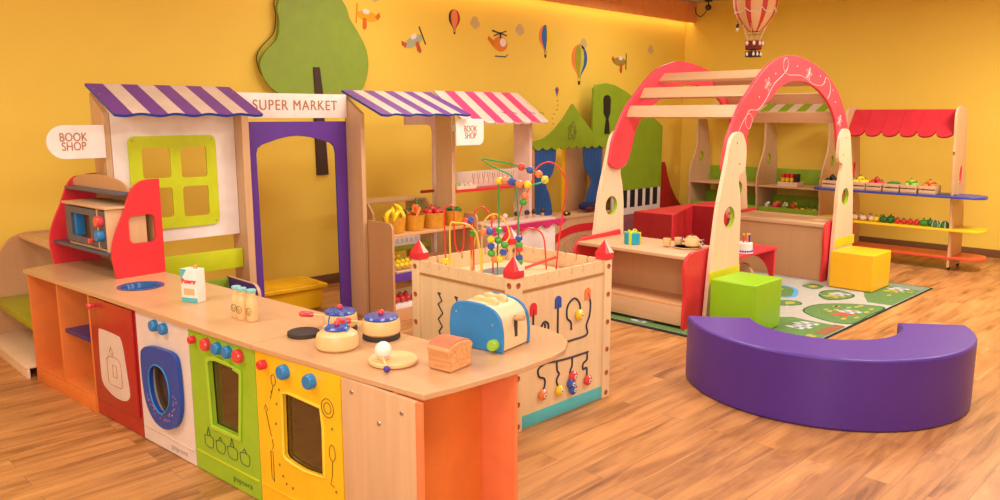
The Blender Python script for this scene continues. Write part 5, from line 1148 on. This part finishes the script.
for i, (y, m_) in enumerate(((5.15, vy), (5.08, vy), (5.00, vg), (4.90, vr))):
    tag(fruit('round', '', '', [m_]).build('toy_fruit', loc=(9.15, y, .348)), ['yellow toy fruit in the left green bin, leftmost', 'yellow toy fruit in the left green bin, beside the first', 'green toy fruit in the left green bin', 'red toy fruit in the left green bin'][i], 'toy fruit')
aw = awning('green and white striped awning above the bin shelf, seen through the red arch', 0, 1.60, 14, [cream, leafg], cream, yb=0, zb=0, yf=-.36, zf=-.15, amp=.0, wave='none')
aw.location = (9.40, 5.46, 1.65); aw.rotation_euler = (0, 0, radians(-90))

# ------------------------------------------------------------ decorative balloon + camera
t = thing('model_balloon', 'striped red and cream model hot-air balloon hanging from the ceiling', 'ornament', (7.53, 3.95, 2.10)); t.scale = (1.15,)*3
bxk = [(.045, .19), (.105, .245), (.150, .31), (.180, .39), (.190, .47), (.18, .56), (.14, .65), (.08, .715), (.03, .733), (0, .735)]
g = G(); n = 24
rings = []
for r_, z in bxk: rings.append([g.bm.verts.new((r_*cos(2*pi*i/n), r_*sin(2*pi*i/n), z)) for i in range(n)] if r_ > 0 else [g.bm.verts.new((0, 0, z))])
cr = paint('balloon_cream', (236, 186, 130), .6); rr_ = paint('balloon_red', (206, 70, 56), .6)
for q in range(len(rings)-1):
    for i in range(n):
        j = (i+1) % n; A, B = rings[q], rings[q+1]
        f = g.bm.faces.new((A[i], A[j], B[j], B[i]) if len(B) > 1 else (A[i], A[j], B[0])); f.material_index = g.mi(rr_ if i % 3 == 0 else cr)
env = g.build('envelope', t)
g = G()
for i in range(8):
    a = 2*pi*i/8; pts = [(.180*cos(a), .180*sin(a), .375), (.170*cos(a+.2), .170*sin(a+.2), .345), (.170*cos(a+.58), .170*sin(a+.58), .345), (.180*cos(a+.785), .180*sin(a+.785), .375)]
    g.tube(smooth(pts, 4), .004, white, 5)
g.build('swags', env)
g = G()
for i in range(8):
    a = 2*pi*i/8+.2; g.tube([(.11*cos(a), .11*sin(a), .25), (.045*cos(a), .045*sin(a), .10)], .0022, pale, 4)
g.tube([(.05*cos(2*pi*i/16), .05*sin(2*pi*i/16), .17) for i in range(16)], .005, tan, 5, True); g.build('ropes', t)
g = G().box(-.05, .05, -.05, .05, .035, .115, brown, .004)
g.tube([(.052, .052, .115), (.052, -.052, .115), (-.052, -.052, .115), (-.052, .052, .115)], .006, tan, 6, True)
for k in range(7):
    for s in (-1, 1): g.box(-.045+.015*k-.003, -.045+.015*k+.003, s*.0515-.0008, s*.0515+.0008, .04, .11, dred, 0).box(s*.0515-.0008, s*.0515+.0008, -.045+.015*k-.003, -.045+.015*k+.003, .04, .11, dred, 0)
bk_ = g.build('basket', t)
g = G()
for a, b in ((-.052, -.03), (-.052, .03), (.0, -.052), (.04, -.055)): g.ball((a*1.08, b*1.08, .09), .013, white, (1, 1, 1.5), 8)
g.build('white_tassels', t)
G().box(-.05, .05, -.05, .05, -.025, .025, brown, .003).build('lower_crate', t)
g = G()
for x, y in ((-.053, -.03), (-.053, .03), (-.03, -.053), (.03, -.053)): g.ball((x, y, -.004), .011, white, (1, 1, 1.3), 8).ball((x, y, .013), .007, white, n=8)
for x in (-.04, .04): g.tube([(x, x, .024), (x, x, .036)], .003, brown, 5)
g.build('little_figures', t)
g = G().tube([(0, 0, .73), (0, 0, .7555)], .002, steel, 5); g.build('hanging_cord', t)
g = G().ball((-.13, .09, .235), .014, vd, (1, 1, 1.6), 8).ball((-.13, .09, .205), .010, white, (1, 1, 1.8), 8).ball((-.13, .09, .185), .006, vr, n=8).tube([(-.13, .09, .25), (-.12, .085, .34)], .0012, brown, 4); g.build('hanging_charm', t)
t = thing('security_camera', 'small black dome security camera with looping cable at the ceiling corner', 'camera', (9.45, 5.62, 2.965))
G().cyl((0, 0, -.012), .05, .012, black, n=20).build('mount', t)
G().tube([(0, 0, -.012), (0, 0, -.05)], .008, black, 8).build('stem', t)
G().ball((0, 0, -.085), .04, black, (1.1, 1, .95)).lathe([(0, 0), (.022, 0), (.022, .012), (0, .012)], (0, 0, 0), slate, 16, 'z', Matrix.Translation((-.035, -.02, -.095)) @ Matrix.Rotation(radians(-100), 4, 'Y')).build('housing', t)
G().tube(smooth([(0, 0, -.10), (-.02, .05, -.17), (0, .12, -.19), (.02, .19, -.14), (.02, .21, -.06)], 5), .006, black, 6).build('cable', t)
